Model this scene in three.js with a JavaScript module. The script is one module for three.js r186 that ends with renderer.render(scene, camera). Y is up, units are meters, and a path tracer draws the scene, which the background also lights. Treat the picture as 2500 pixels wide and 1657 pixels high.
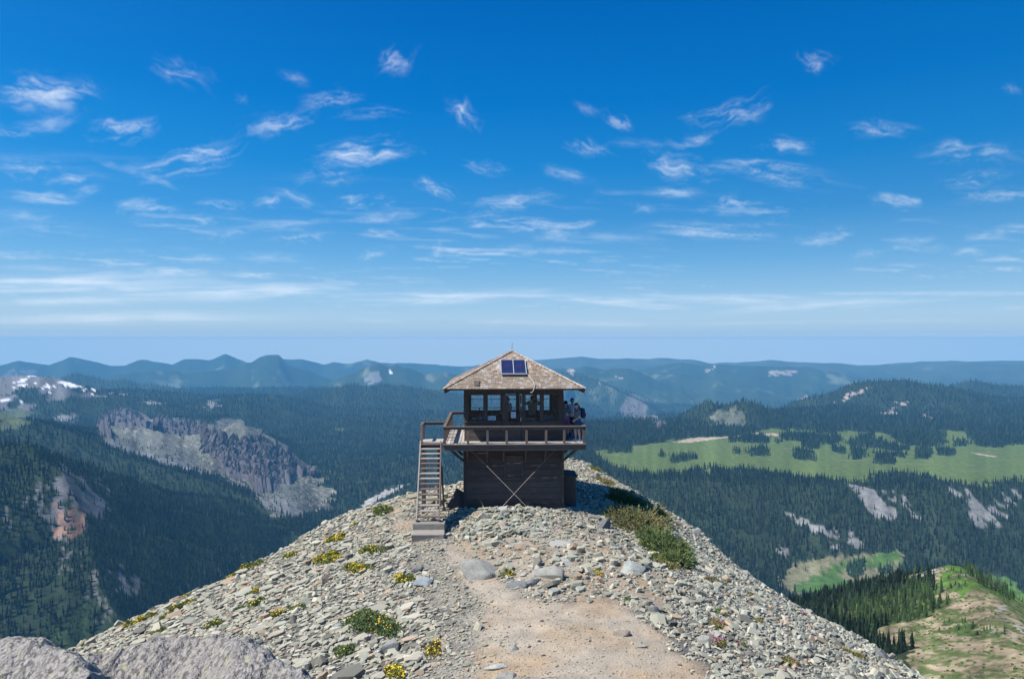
import * as THREE from 'three';
import { mergeGeometries, mergeVertices } from 'three/addons/utils/BufferGeometryUtils.js';
import { ConvexGeometry } from 'three/addons/geometries/ConvexGeometry.js';
import { RoundedBoxGeometry } from 'three/addons/geometries/RoundedBoxGeometry.js';
import { MarchingCubes } from 'three/addons/objects/MarchingCubes.js';
import { ImprovedNoise } from 'three/addons/math/ImprovedNoise.js';

// ------------------------------------------------------------------ camera, sky, sun, exposure
const F = 1667, CX = 1250, CY = 828.5, EYE = 7.32;          // lens in photograph pixels, eye height above the tower's foot
const scene = new THREE.Scene();
const camera = new THREE.PerspectiveCamera(2 * Math.atan(CY / F) * 180 / Math.PI, 2500 / 1657, 0.1, 200000);
camera.position.set(0, EYE, 0);
camera.lookAt(0, EYE, -100);
const renderer = new THREE.WebGLRenderer({ antialias: true });
renderer.setSize(1024, 678);
renderer.toneMapping = THREE.LinearToneMapping;
renderer.toneMappingExposure = 1.4;
renderer.shadowMap.enabled = true;
const TOSUN = new THREE.Vector3(-0.667, 1, 0.29).normalize();
const sun = new THREE.DirectionalLight(new THREE.Color(1, 0.955, 0.88), 5.0);
sun.name = 'sun';
sun.position.copy(TOSUN).multiplyScalar(150).add(new THREE.Vector3(0, 0, -30));
sun.target.position.set(0, 0, -30);
sun.castShadow = true;
Object.assign(sun.shadow.camera, { left: -60, right: 60, top: 60, bottom: -60, near: 1, far: 400 });
sun.shadow.mapSize.set(4096, 4096);
sun.shadow.radius = 1;
scene.add(sun, sun.target);
scene.fog = new THREE.FogExp2(new THREE.Color(0.19, 0.585, 1.0), 1 / 14500);

// ------------------------------------------------------------------ small helpers
function rng(seed) { let a = seed >>> 0; return () => { a = (a + 0x6d2b79f5) | 0; let t = Math.imul(a ^ (a >>> 15), 1 | a); t = (t + Math.imul(t ^ (t >>> 7), 61 | t)) ^ t; return ((t ^ (t >>> 14)) >>> 0) / 4294967296; }; }
const R0 = rng(20240611);
const rr = (a, b, r = R0) => a + (b - a) * r();
const clamp = (x, a, b) => x < a ? a : x > b ? b : x;
const sst = (a, b, x) => { const t = clamp((x - a) / (b - a), 0, 1); return t * t * (3 - 2 * t); };
const lerp = (a, b, t) => a + (b - a) * t;
const s2l = (c) => { c /= 255; return c <= 0.04045 ? c / 12.92 : Math.pow((c + 0.055) / 1.055, 2.4); };
const perm = new Uint8Array(512), gx = new Float32Array(256), gy = new Float32Array(256);
{ const r = rng(77); const p = [...Array(256).keys()]; for (let i = 255; i > 0; i--) { const j = Math.floor(r() * (i + 1)); [p[i], p[j]] = [p[j], p[i]]; } for (let i = 0; i < 512; i++) perm[i] = p[i & 255]; for (let i = 0; i < 256; i++) { const a = r() * Math.PI * 2; gx[i] = Math.cos(a); gy[i] = Math.sin(a); } }
function noise(x, y) {                                        // gradient noise, about -0.7..0.7
  const ix = Math.floor(x), iy = Math.floor(y), fx = x - ix, fy = y - iy, X = ix & 255, Y = iy & 255;
  const u = fx * fx * fx * (fx * (fx * 6 - 15) + 10), v = fy * fy * fy * (fy * (fy * 6 - 15) + 10);
  const a = perm[perm[X] + Y], b = perm[perm[X + 1] + Y], c = perm[perm[X] + Y + 1], d = perm[perm[X + 1] + Y + 1];
  const n0 = gx[a] * fx + gy[a] * fy, n1 = gx[b] * (fx - 1) + gy[b] * fy, n2 = gx[c] * fx + gy[c] * (fy - 1), n3 = gx[d] * (fx - 1) + gy[d] * (fy - 1);
  const k0 = n0 + u * (n1 - n0), k1 = n2 + u * (n3 - n2);
  return (k0 + v * (k1 - k0)) * 1.4;
}
function fbm(x, y, o = 4, g = 0.5) { let s = 0, a = 1, t = 0; for (let i = 0; i < o; i++) { s += a * noise(x, y); t += a; a *= g; x = x * 2.03 + 17.1; y = y * 2.03 - 9.7; } return s / t; }
function ridged(x, y, o = 4) { let s = 0, a = 1, t = 0; for (let i = 0; i < o; i++) { s += a * (1 - 2 * Math.abs(noise(x, y))); t += a; a *= 0.5; x = x * 2.07 + 5.3; y = y * 2.07 + 3.1; } return s / t; }
const P = (px, py, d) => [(px - CX) / F * d, -d, EYE - (py - CY) / F * d];     // photograph pixel + distance -> x, z, height
const numbers = new Map();
function numbered(name) { const n = numbers.get(name) ?? 0; numbers.set(name, n + 1); return n ? name + '_' + String(n).padStart(3, '0') : name; }
function tag(o, label, category, group) { o.userData.label = label; o.userData.category = category; if (group) o.userData.group = group; return o; }
function add(geo, name, mat, parent = scene) { const m = new THREE.Mesh(geo, mat); m.name = parent === scene ? numbered(name) : name; m.castShadow = m.receiveShadow = true; parent.add(m); return m; }
function base(name, x, y, z, turn = 0) { const g = new THREE.Group(); g.name = numbered(name); g.position.set(x, y, z); g.rotation.y = turn; scene.add(g); return g; }
const std = (r, g, b, rough = 0.9, more = {}) => new THREE.MeshStandardMaterial({ color: new THREE.Color().setRGB(r, g, b), roughness: rough, ...more });
function dataTex(n, f, srgb = false, h = n) { const d = new Uint8Array(n * h * 4); for (let y = 0; y < h; y++) for (let x = 0; x < n; x++) { const c = f(x / n, y / h), o = (y * n + x) * 4; d[o] = clamp(c[0], 0, 1) * 255; d[o + 1] = clamp(c[1], 0, 1) * 255; d[o + 2] = clamp(c[2], 0, 1) * 255; d[o + 3] = 255; } const t = new THREE.DataTexture(d, n, h); t.wrapS = t.wrapT = THREE.RepeatWrapping; t.magFilter = THREE.LinearFilter; t.minFilter = THREE.LinearMipmapLinearFilter; if (srgb) t.colorSpace = THREE.SRGBColorSpace; t.needsUpdate = true; return t; }
// tileable noise on the unit square: blend of four shifted copies
function tileNoise(u, v, freq, o) { const a = u, b = v, n = (x, y) => fbm(x * freq + 31, y * freq + 57, o); const w = (t) => t * t * (3 - 2 * t); const U = w(a), V = w(b); const k = Math.hypot(1 - U, U) * Math.hypot(1 - V, V); return (n(a, b) * (1 - U) * (1 - V) + n(a - 1, b) * U * (1 - V) + n(a, b - 1) * (1 - U) * V + n(a - 1, b - 1) * U * V) / k; }

// ------------------------------------------------------------------ the sky: clear air with cirrus
{
  const W = 4096, H = 2048, data = new Float32Array(W * H * 4);
  const stops = [[-90, 232, 244, 249], [0.03, 232, 244, 249], [0.2, 193, 217, 239], [0.5, 171, 204, 232], [1.1, 173, 205, 230], [1.8, 173, 208, 234], [3.5, 152, 199, 235], [6.5, 112, 180, 233], [10, 68, 157, 226], [14, 33, 141, 219], [19, 10, 123, 207], [26, 3, 105, 190], [40, 6, 84, 165], [90, 12, 66, 140]].map(([e, r, g, b]) => [e, s2l(r) / 1.4, s2l(g) / 1.4, s2l(b) / 1.4]);
  const sx = TOSUN.x, sy = TOSUN.y, sz = TOSUN.z;
  const caz = new Float32Array(W), saz = new Float32Array(W);
  for (let x = 0; x < W; x++) { const a = ((x + 0.5) / W - 0.5) * 2 * Math.PI; caz[x] = Math.cos(a); saz[x] = Math.sin(a); }
  for (let y = 0; y < H; y++) {
    const el = ((y + 0.5) / H - 0.5) * 180, ce = Math.cos(el * Math.PI / 180), se = Math.sin(el * Math.PI / 180);
    let k = 1; while (k < stops.length - 1 && stops[k][0] < el) k++;
    const A = stops[k - 1], B = stops[k], t = clamp((el - A[0]) / (B[0] - A[0]), 0, 1);
    const c = [lerp(A[1], B[1], t), lerp(A[2], B[2], t), lerp(A[3], B[3], t)];
    const tint = sst(0.5, 12, el);
    for (let x = 0; x < W; x++) {
      const cs = caz[x] * ce * sx + se * sy + saz[x] * ce * sz, w = cs > 0 ? Math.pow(cs, 3) : 0, o = (y * W + x) * 4;
      const glow = 0.45 * w * tint, side = 1 + 0.24 * (cs - 0.25) * tint;
      data[o] = c[0] * side + glow * 0.10; data[o + 1] = c[1] * side + glow * 0.35; data[o + 2] = c[2] * side + glow * 0.55; data[o + 3] = 1;
    }
  }
  // wisps: [u, v, width, height, tilt in degrees, strength] in a 2366-pixel-wide copy of the photograph, turned into directions
  const k9 = 1 / 0.9464, wisps = [];
  for (const s of ['100,215,250,95,10,1', '415,168,150,60,-10,.5', '640,285,150,55,10,.75', '290,298,150,55,16,.75', '445,368,240,70,24,1', '765,234,140,50,12,.75', '855,262,140,32,8,.4', '915,138,100,60,25,.65', '680,181,60,25,-15,.3', '560,232,40,30,0,.25', '845,350,210,70,12,1.1', '760,406,150,50,5,.55', '1068,260,90,55,-40,.7', '842,464,120,36,5,.95', '1000,432,110,38,-15,.7', '1115,387,110,35,-10,.45', '1190,466,180,48,10,.6', '1240,523,280,45,-3,.8', '1430,278,80,36,-30,.55', '1360,342,110,40,-15,.5', '1355,252,55,22,-30,.25', '1600,322,110,38,0,.45', '1692,258,180,60,8,.9', '1565,388,160,65,-18,.7', '1800,402,300,58,-12,.85', '1820,335,130,42,-8,.65', '1880,138,85,45,-20,.5', '2035,300,160,40,-12,.6', '2235,352,200,55,-12,.7', '2300,447,150,42,-5,.6', '2250,412,160,38,0,.45', '2075,467,120,45,-15,.65', '1700,465,100,42,-10,.6', '1560,446,100,22,-5,.55', '1310,402,90,25,-15,.45', '1650,536,360,45,-4,.7', '1900,550,140,42,10,.45', '2110,566,160,42,-6,.45', '2000,586,80,30,0,.35', '2240,581,130,34,5,.35', '2280,545,80,20,0,.4', '70,390,140,48,5,.7', '180,416,120,35,10,.6', '100,457,140,25,0,.7', '20,305,90,35,0,.5', '340,482,150,52,8,.6', '200,440,60,25,20,.35', '465,506,100,30,5,.6', '520,476,120,34,0,.42', '620,466,70,34,15,.5', '680,456,100,25,-15,.4', '370,419,65,15,-20,.35', '270,385,90,15,-10,.25', '690,551,140,28,8,.45', '630,521,180,20,5,.35', '840,511,140,28,0,.4', '900,496,120,24,5,.35', '880,539,70,18,0,.45', '870,586,80,32,15,.45', '1005,576,65,40,10,.35', '1075,586,70,28,10,.3', '1200,579,100,25,0,.35', '1285,549,90,20,0,.45', '1285,580,80,15,0,.3', '630,596,130,24,0,.35', '470,596,80,20,0,.35', '510,546,120,32,10,.35', '120,531,260,48,3,.3', '50,500,120,30,0,.35', '200,195,80,40,-30,.3', '110,285,120,30,20,.45', '1480,332,120,22,-5,.2', '2340,205,40,18,-30,.25', '1100,500,160,26,6,.3', '1420,548,180,22,-4,.3', '1490,483,40,22,0,.3',
    '200,655,620,46,3,1.1', '560,672,520,30,3,.9', '580,636,100,15,0,.7', '400,627,150,16,0,.6', '100,620,180,12,0,.45', '250,737,760,30,2,.8', '130,697,300,20,2,.6', '1050,685,430,28,2,.9', '1430,697,280,24,-3,.75', '1720,690,450,24,-2,.7', '1900,706,420,22,2,.6', '2150,678,520,9,-2,.5', '1380,747,380,12,-1,.35', '860,742,130,10,0,.25', '1150,744,130,10,0,.3', '930,642,130,8,0,.25', '2340,712,90,10,0,.3', '400,690,500,26,2,.45', '1850,745,700,10,0,.22']) {
    const [u, v, w, h, a, q] = s.split(',').map(Number), px = u * k9, py = v * k9, dir = new THREE.Vector3((px - CX) / F, (CY - py) / F, -1), l = dir.length();
    wisps.push([dir.normalize(), w * k9 / F / (l * l), h * k9 / F / l, a * Math.PI / 180, q]);
  }
  const r = rng(5);
  for (let i = 0; i < 260; i++) {                             // the same kind of cirrus all round, outside the view
    const az = r() * Math.PI * 2, e = (1.5 + 48 * Math.pow(r(), 1.6)) * Math.PI / 180, d = new THREE.Vector3(Math.cos(e) * Math.sin(az), Math.sin(e), -Math.cos(e) * Math.cos(az));
    if (d.z < 0 && Math.abs(d.x / d.z) < 0.82 && Math.abs(d.y / d.z) < 0.53) continue;
    const low = e < 0.07;
    wisps.push([d, low ? rr(0.15, 0.3, r) : rr(0.05, 0.14, r), low ? 0.012 : rr(0.015, 0.04, r), low ? 0 : rr(-0.4, 0.4, r), rr(0.35, 0.9, r)]);
  }
  const up = new THREE.Vector3(0, 1, 0), rt = new THREE.Vector3(), vv = new THREE.Vector3();
  let seed = 0;
  for (const [dir, w, h, tilt, q] of wisps) {
    seed += 13.37;
    const low = h < 0.016 || w / h > 9;
    rt.crossVectors(dir, up).normalize(); vv.crossVectors(rt, dir).normalize();
    const ca = Math.cos(-tilt), sa = Math.sin(-tilt), reach = Math.max(w, h) * 1.7;
    const el = Math.asin(dir.y), az = Math.atan2(dir.z, dir.x), dy = Math.ceil((Math.min(reach, (Math.abs(sa) * w + h) * 1.5)) / Math.PI * H), dx = Math.ceil(reach / Math.cos(el) / (2 * Math.PI) * W);
    const y0 = Math.round((el / Math.PI + 0.5) * H), x0 = Math.round((az / (2 * Math.PI) + 0.5) * W);
    const bend = noise(seed, 3.3) * 0.9, flip = noise(seed, 9.1) > 0 ? 1 : -1;
    for (let j = -dy; j <= dy; j++) for (let i = -dx; i <= dx; i++) {
      const Y = y0 + j; if (Y < H / 2 || Y >= H) continue;
      const X = ((x0 + i) % W + W) % W, e = ((Y + 0.5) / H - 0.5) * Math.PI, c = Math.cos(e), dxv = caz[X] * c, dyv = Math.sin(e), dzv = saz[X] * c;
      const a = dxv * rt.x + dyv * rt.y + dzv * rt.z, b = dxv * vv.x + dyv * vv.y + dzv * vv.z;
      let p = (a * ca - b * sa) / w * 1.3, t = (a * sa + b * ca) / h * 1.55;       // -1..1 over the wisp
      t += bend * (p * p - 0.3) + 0.5 * fbm(p * 1.6 + seed, t * 0.7 + 3, 3);
      p += 0.35 * fbm(p * 1.2 - 7, t * 1.1 + seed, 2);
      const mask = Math.exp(-1.9 * p * p - 1.7 * t * t);
      if (mask < 0.01) continue;
      const wx = fbm(p * 1.5 + seed * 3, t * 1.2, 3), wy = fbm(p * 1.3 - 11, t * 1.4 + seed * 2, 3);
      const st = low ? fbm(p * 2.2 + seed, t * 2.2 + seed * 0.3, 4) : fbm(p * 0.9 + t * 0.5 * flip + seed, t * 3.4 - p * 1.5 * flip + 1.3 * wy, 6, 0.62);
      const puff = fbm(p * 1.5 + seed * 2 + .6 * wx, t * 1.2 - seed + .6 * wy, 5, 0.55), hair = fbm(p * 2.2 + seed, t * 9 - p * 4.5 * flip + 2 * wx, 4, .6);
      let al = low ? sst(0.0, 1.15, mask * (0.75 + 1.0 * st)) : sst(0.10, 1.25, mask * (0.50 + 0.95 * st + 0.9 * puff + 0.45 * hair));
      al = clamp(al * q * (low ? 0.6 : 0.70), 0, 0.74);
      if (al < 0.003) continue;
      const o = (Y * W + X) * 4;
      data[o] = lerp(data[o], 0.66, al); data[o + 1] = lerp(data[o + 1], 0.72, al); data[o + 2] = lerp(data[o + 2], 0.80, al);
    }
  }
  for (let y = H / 2 + 20; y < H / 2 + 360; y++) {               // fine streaks of thin cirrus all round
    const el = ((y + 0.5) / H - 0.5) * 180, band = sst(1.2, 4, el) * (1 - sst(9, 14, el)), k = 1 / (0.05 + Math.sin(el * Math.PI / 180));
    for (let x = 0; x < W; x++) {
      const u = caz[x] * k * 1.1, v = saz[x] * k * 1.1, patchy = fbm(u * .55 + 3, v * .55, 3); if (patchy < -.1) continue;
      const wv = fbm(u * 1.1, v * 1.1 + 9, 3), st = fbm(u * 1.5 + 1.2 * wv, v * 4.6 + u * 1.3 + wv, 5, .6), al = clamp(.42 * band * sst(-.1, .35, patchy) * sst(.0, .55, st + .25 * wv), 0, .4), o = (y * W + x) * 4;
      data[o] = lerp(data[o], 0.60, al); data[o + 1] = lerp(data[o + 1], 0.68, al); data[o + 2] = lerp(data[o + 2], 0.77, al);
    }
  }
  const sky = new THREE.DataTexture(data, W, H, THREE.RGBAFormat, THREE.FloatType);
  sky.mapping = THREE.EquirectangularReflectionMapping; sky.magFilter = THREE.LinearFilter; sky.needsUpdate = true;
  scene.background = sky; scene.environment = sky;
}
// ------------------------------------------------------------------ our own summit ridge: height from its crest and its two shoulders
const tab = (rows) => (d, k) => { if (d <= rows[0][0]) return rows[0][k]; for (let i = 1; i < rows.length; i++) if (d <= rows[i][0]) { const a = rows[i - 1], b = rows[i], t = (d - a[0]) / (b[0] - a[0]); return lerp(a[k], b[k], t); } return rows[rows.length - 1][k]; };
const crestT = tab([[-400, 2, 45], [-60, 0, 20], [-10, 0, 8.2], [0, 0, 5.6], [5, 0.3, 3.9], [10, 0.8, 1.75], [14, 1.2, 0.42], [20, 0.8, 0.12], [27, 0, -0.02], [34, 0.4, -0.02], [38, 1.5, -0.18], [45, 2.6, -0.45], [49, 2.6, -1.4], [54, 2.6, -5], [62, 2, -13], [90, 0, -42], [200, 0, -150], [420, -20, -330], [800, -40, -540], [1400, -60, -690]]);
const pxl = (px, py, d) => { const p = P(px, py, d); return [d, p[0], p[2]]; };
const leftT = tab([[-60, -14, 20], [0, -13, 2.6], [8, -13, -0.6], [14, -13.6, -2.1], [19, -14.4, -2.6], pxl(150, 1600, 22), pxl(330, 1508, 24.2), pxl(540, 1420, 26), pxl(680, 1350, 28), pxl(830, 1262, 31), pxl(960, 1217, 33.5), pxl(1075, 1192, 36), pxl(1122, 1183, 38), [45, -2.2, -1.6], [54, -3, -7], [90, -6, -45], [800, -90, -560], [1400, -140, -700]]);
const rightT = tab([[-60, 14, 20], [0, 13, 2], [8, 13, -0.4], [14, 12.8, -2.2], pxl(2260, 1660, 20), pxl(2100, 1557, 23), pxl(2000, 1512, 25), pxl(1850, 1422, 28), pxl(1750, 1347, 30.5), pxl(1690, 1292, 33), pxl(1620, 1242, 35), pxl(1530, 1192, 38), pxl(1420, 1126, 45), [54, 6, -7], [90, 8, -45], [800, 40, -560], [1400, 60, -700]]);
function summit(x, z) {
  const d = -z, xc = crestT(d, 1), c = crestT(d, 2), T = x < xc ? leftT : rightT, xs = T(d, 1), ys = T(d, 2), w = Math.abs(xs - xc), t = Math.abs(x - xc) / w, drop = c - ys;
  if (t <= 1) return c - drop * Math.pow(t, 1.8);
  const e = (t - 1) * w, s0 = clamp(1.8 * drop / w, 0.1, 1), L = 560, lam = 0.8;
  return ys - 1.22 * L * (1 - Math.exp(-e / L)) + (1.22 - s0) * lam * (1 - Math.exp(-e / lam));
}
// fine relief of the rubble
const rubble = (x, z) => 0.10 * fbm(x * 0.35 + 4, z * 0.35, 3) + 0.05 * fbm(x * 1.3, z * 1.3 + 8, 3) + 0.02 * fbm(x * 4.1, z * 4.1, 2);
const FX0 = -26, FX1 = 24, FZ0 = -58, FZ1 = 4;                // the sheet that carries the rubble
const inside = (x, z) => sst(0, 2.5, Math.min(x - FX0, FX1 - x, z - FZ0, FZ1 - z));
const groundH = (x, z) => summit(x, z) + rubble(x, z) * inside(x, z);

// ------------------------------------------------------------------ the country below: ridges with a crest line and two flanks, a plateau, valley floors
const ridges = [];
function ridge(pts, { top0 = 0, f = 0.5, b = 0.6, L = 900, w = 0, amp = 40, wl = 500, jag = 0, p = 1 }) {
  const q = pts.map((a) => a.length > 3 ? [a[0], -a[1], a[2]] : P(...a)).map((a) => [a[0], a[1], a[2] - top0]);
  const top = Math.max(...q.map((a) => a[2]));
  let x0 = 1e9, x1 = -1e9, z0 = 1e9, z1 = -1e9; for (const a of q) { x0 = Math.min(x0, a[0]); x1 = Math.max(x1, a[0]); z0 = Math.min(z0, a[1]); z1 = Math.max(z1, a[1]); }
  ridges.push({ q, f, b, L, w, amp, wl, jag, p, top, box: [x0, x1, z0, z1] });
}
const pts = (d, s) => s.split(' ').map((t) => { const a = t.split(',').map(Number); return [a[0], a[1], a[2] ?? d]; });
// far ranges are given by their distance from the eye, the others by their depth
const ptsR = (d, s) => pts(d, s).map(([a, b, c]) => [a, b, c / Math.hypot(1, (a - CX) / F)]);
// far ranges, left
ridge(ptsR(13900, '-700,880 -420,868 -180,884 0,892 44,879 118,890 169,871 216,879 270,892 304,890 338,875 355,875 418,889 448,877 511,879 549,864 604,883 690,884'), { f: .5, b: .5, L: 1500, amp: 210, wl: 1150, jag: 34 });
ridge(ptsR(11300, '120,950 225,932 287,913 359,905 465,908 549,902 613,884 634,870 651,865 680,867 696,882 710,895 752,905 794,920 845,938 940,952'), { f: .52, b: .55, L: 1300, amp: 190, wl: 950, jag: 30 });
ridge(ptsR(14300, '600,885 693,873 740,875 790,888 816,881 850,886 896,877 926,883 1000,884 1065,889 1130,893 1190,889 1250,895 1330,900'), { f: .5, b: .5, L: 1400, amp: 190, wl: 1150, jag: 34 });
ridge(ptsR(9400, '760,950 845,915 888,900 905,890 926,886 945,893 968,890 1000,900 1040,912 1090,908 1140,920 1200,930'), { f: .6, b: .55, L: 1000, amp: 120, wl: 620, jag: 22 });
ridge(pts(6900, '20,935 90,927 144,917 186,903 215,910 270,923 300,918 338,930 406,936 465,947 511,957 560,975'), { top0: 28, f: .42, b: .6, L: 1100, amp: 60, wl: 800, jag: 10 });
// snow-patched mountain and the forest behind the crag
ridge(pts(4200, '-520,925 -330,905 -150,920 0,917 63,914 122,919 169,932 220,945 279,959 338,976 397,987 470,1003'), { top0: 8, f: .36, b: .5, L: 1200, w: 40, amp: 40, wl: 420, jag: 5 });
ridge(pts(5000, '180,958 254,945 304,942 380,947 444,951 507,961 560,957 613,955 676,959 714,966 790,985'), { top0: 30, f: .055, b: .4, L: 6000, w: 60, amp: 42, wl: 640, jag: 4 });
ridge(pts(6000, '640,985 714,962 757,941 803,942 862,928 896,937 947,930 1000,936 1060,945 1130,958 1200,975 1290,990'), { top0: 30, f: .185, b: .4, L: 6000, w: 0, amp: 62, wl: 900, jag: 4 });
ridge(pts(5000, '560,985 640,990 720,1000 800,1030 860,1075,4600 900,1110,4100'), { top0: 30, f: .12, b: .2, L: 4000, amp: 40, wl: 700 });
// left forest shoulder, the gully's far side, and the nearer spur
ridge(pts(2400, '-500,985,2500 -200,990,2450 0,997 93,1019 169,1040 262,1082,2350 351,1116,2300 499,1158,2200 592,1192,2150 659,1234,2050 693,1262,1980 760,1320,1850 800,1380,1750'), { top0: 18, f: .5, b: .34, L: 900, amp: 26, wl: 260, jag: 3 });
ridge(pts(1500, '-500,1020,1600 -200,1050,1550 0,1069 68,1069 101,1107,1480 148,1133,1450 200,1235,1400 230,1350,1310 262,1450,1250 310,1545,1200 330,1640,1120'), { top0: 14, f: .5, b: .62, L: 800, amp: 20, wl: 220, jag: 3 });
// base of the crag
ridge(pts(3000, '200,1058 270,1038 351,1044 435,1064 507,1055 583,1030 625,1048 672,1074 710,1103 740,1128 782,1163 803,1203'), { f: .62, b: .42, L: 700, amp: 22, wl: 200, jag: 4 });
// far ranges, right
ridge(ptsR(13900, '1250,880 1331,878 1380,872 1423,870 1470,874 1527,872 1580,877 1626,873 1688,877 1735,884 1800,884 1882,877 1950,884 2043,886 2120,893 2208,886 2246,881 2360,880 2500,878 2750,884'), { f: .36, b: .36, L: 1200, amp: 170, wl: 1100, jag: 46 });
ridge(ptsR(13100, '1900,902 2000,892 2080,889 2160,895 2260,893 2380,890 2500,893 2700,890'), { f: .36, b: .36, L: 1200, amp: 150, wl: 1000, jag: 40 });
ridge(ptsR(11600, '1450,915 1550,903 1610,893 1664,886 1711,891 1754,888 1800,892 1853,891 1910,896 1972,896 2043,908 2090,920 2160,945'), { f: .34, b: .4, L: 1500, amp: 190, wl: 1000, jag: 36 });
ridge(ptsR(10200, '1310,905 1360,900 1408,898 1432,893 1475,903 1503,898 1536,898 1565,908 1593,922 1640,944 1700,960'), { f: .4, b: .4, L: 1500, amp: 170, wl: 900, jag: 30 });
ridge(pts(9500, '1560,985,9000 1640,975,9300 1730,962,9700 1850,950,10100 2000,945,10500'), { f: .25, b: .3, L: 1500, amp: 90, wl: 900 });
ridge(pts(8200, '1230,925 1290,912 1331,905 1365,904 1390,899 1408,902 1450,918,8100 1500,943,7800 1560,972,7400 1610,1005,6900 1650,1030,6500 1700,1060,6100'), { top0: 24, f: .55, b: .5, L: 1100, amp: 100, wl: 650, jag: 18 });
// forested hills on the plateau's far side
ridge(pts(4300, '1860,1012 1896,995 1930,978 1972,962 2043,948 2066,935 2090,925 2147,921 2204,919 2246,926 2313,935 2380,950 2460,965'), { top0: 24, f: .26, b: .5, L: 1500, w: 20, amp: 22, wl: 300, jag: 4 });
ridge(pts(5400, '2200,945 2313,934 2350,926 2379,920 2421,929 2500,934 2620,930 2800,945'), { top0: 26, f: .3, b: .4, L: 1500, amp: 24, wl: 350, jag: 5 });
ridge(pts(3380, '1640,1028 1678,1005 1705,988 1730,976 1759,986 1800,1000'), { top0: 4, f: .62, b: .5, L: 1300, amp: 8, wl: 120, jag: 2 });
ridge(pts(3220, '1700,1030 1740,1004 1773,988 1815,978 1845,984 1872,995 1910,1010 1945,1026'), { top0: 0, f: .66, b: .5, L: 1300, amp: 8, wl: 120, jag: 2 });
ridge(pts(3350, '1925,1024 1965,1008 2005,997 2040,1008 2075,1022'), { top0: 18, f: .4, b: .5, L: 1300, amp: 6, wl: 120 });
ridge(pts(3900, '2150,1010 2240,1000 2330,995 2420,1000 2520,1005'), { top0: 20, f: .2, b: .3, L: 1500, amp: 10, wl: 200 });
// the near green spur at the right
ridge([[2180, 1560, 640], [2250, 1465, 560], [2295, 1412, 490], [2318, 1388, 445], [2330, 1380, 425], [2348, 1402, 395], [2380, 1428, 365], [2433, 1466, 325], [2470, 1515, 285], [2490, 1560, 255], [2530, 1657, 210], [82, 110, -77, 0], [45, 75, -50, 0], [20, 55, -22, 0]], { f: .47, b: .52, L: 1200, w: 3, amp: 3.2, wl: 38, jag: .8 });
// the plateau as a polygon in plan
const plan = (s) => s.map(([px, d]) => [(px - CX) / F * d, -d]);
const plateau = plan([[1290, 2060], [1400, 2000], [1480, 1960], [1560, 1920], [1700, 1880], [1900, 1830], [2100, 1790], [2250, 1760], [2400, 1780], [2600, 1830], [3300, 1850], [3300, 5200], [2500, 4600], [1980, 3900], [1640, 3350], [1450, 3250], [1340, 3150], [1270, 2700]]);
function polyDist(P_, x, z) {                                  // negative inside
  let inn = false, best = 1e18;
  for (let i = 0, j = P_.length - 1; i < P_.length; j = i++) {
    const ax = P_[j][0], az = P_[j][1], bx = P_[i][0], bz = P_[i][1];
    if ((az > z) !== (bz > z) && x < (bx - ax) * (z - az) / (bz - az) + ax) inn = !inn;
    const ex = bx - ax, ez = bz - az, t = clamp(((x - ax) * ex + (z - az) * ez) / (ex * ex + ez * ez), 0, 1), dx = ax + ex * t - x, dz = az + ez * t - z, q = dx * dx + dz * dz;
    if (q < best) best = q;
  }
  return inn ? -Math.sqrt(best) : Math.sqrt(best);
}
const PLAT = -385, BENCH = -520;
const bench = [[1885, 1440], [1900, 1400], [1935, 1378], [2050, 1362], [2170, 1346], [2215, 1352], [2205, 1395], [2180, 1430], [2080, 1440], [1980, 1455]].map(([px, py]) => { const d = F * (EYE - BENCH) / (py - CY); return [(px - CX) / F * d, -d]; });
function landH(x, z) {
  const d = Math.hypot(x, z);
  // valley floors
  let h = -800 - 250 * sst(4500, 11000, d) - 230 * sst(12000, 30000, d) + (40 + 110 * sst(5000, 20000, d)) * fbm(x / 2300, z / 2300, 4) + 12 * fbm(x / 300, z / 300, 3);
  if (d < 4500) h = Math.max(h, lerp(-790, -735, sst(2900, 1500, d)) + 6 * fbm(x / 120, z / 120, 3));
  const v = landHRest(x, z, d); return v > h ? v : h;
}
const octs = (d) => d < 1200 ? 5 : d < 6000 ? 5 : 4;
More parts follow.
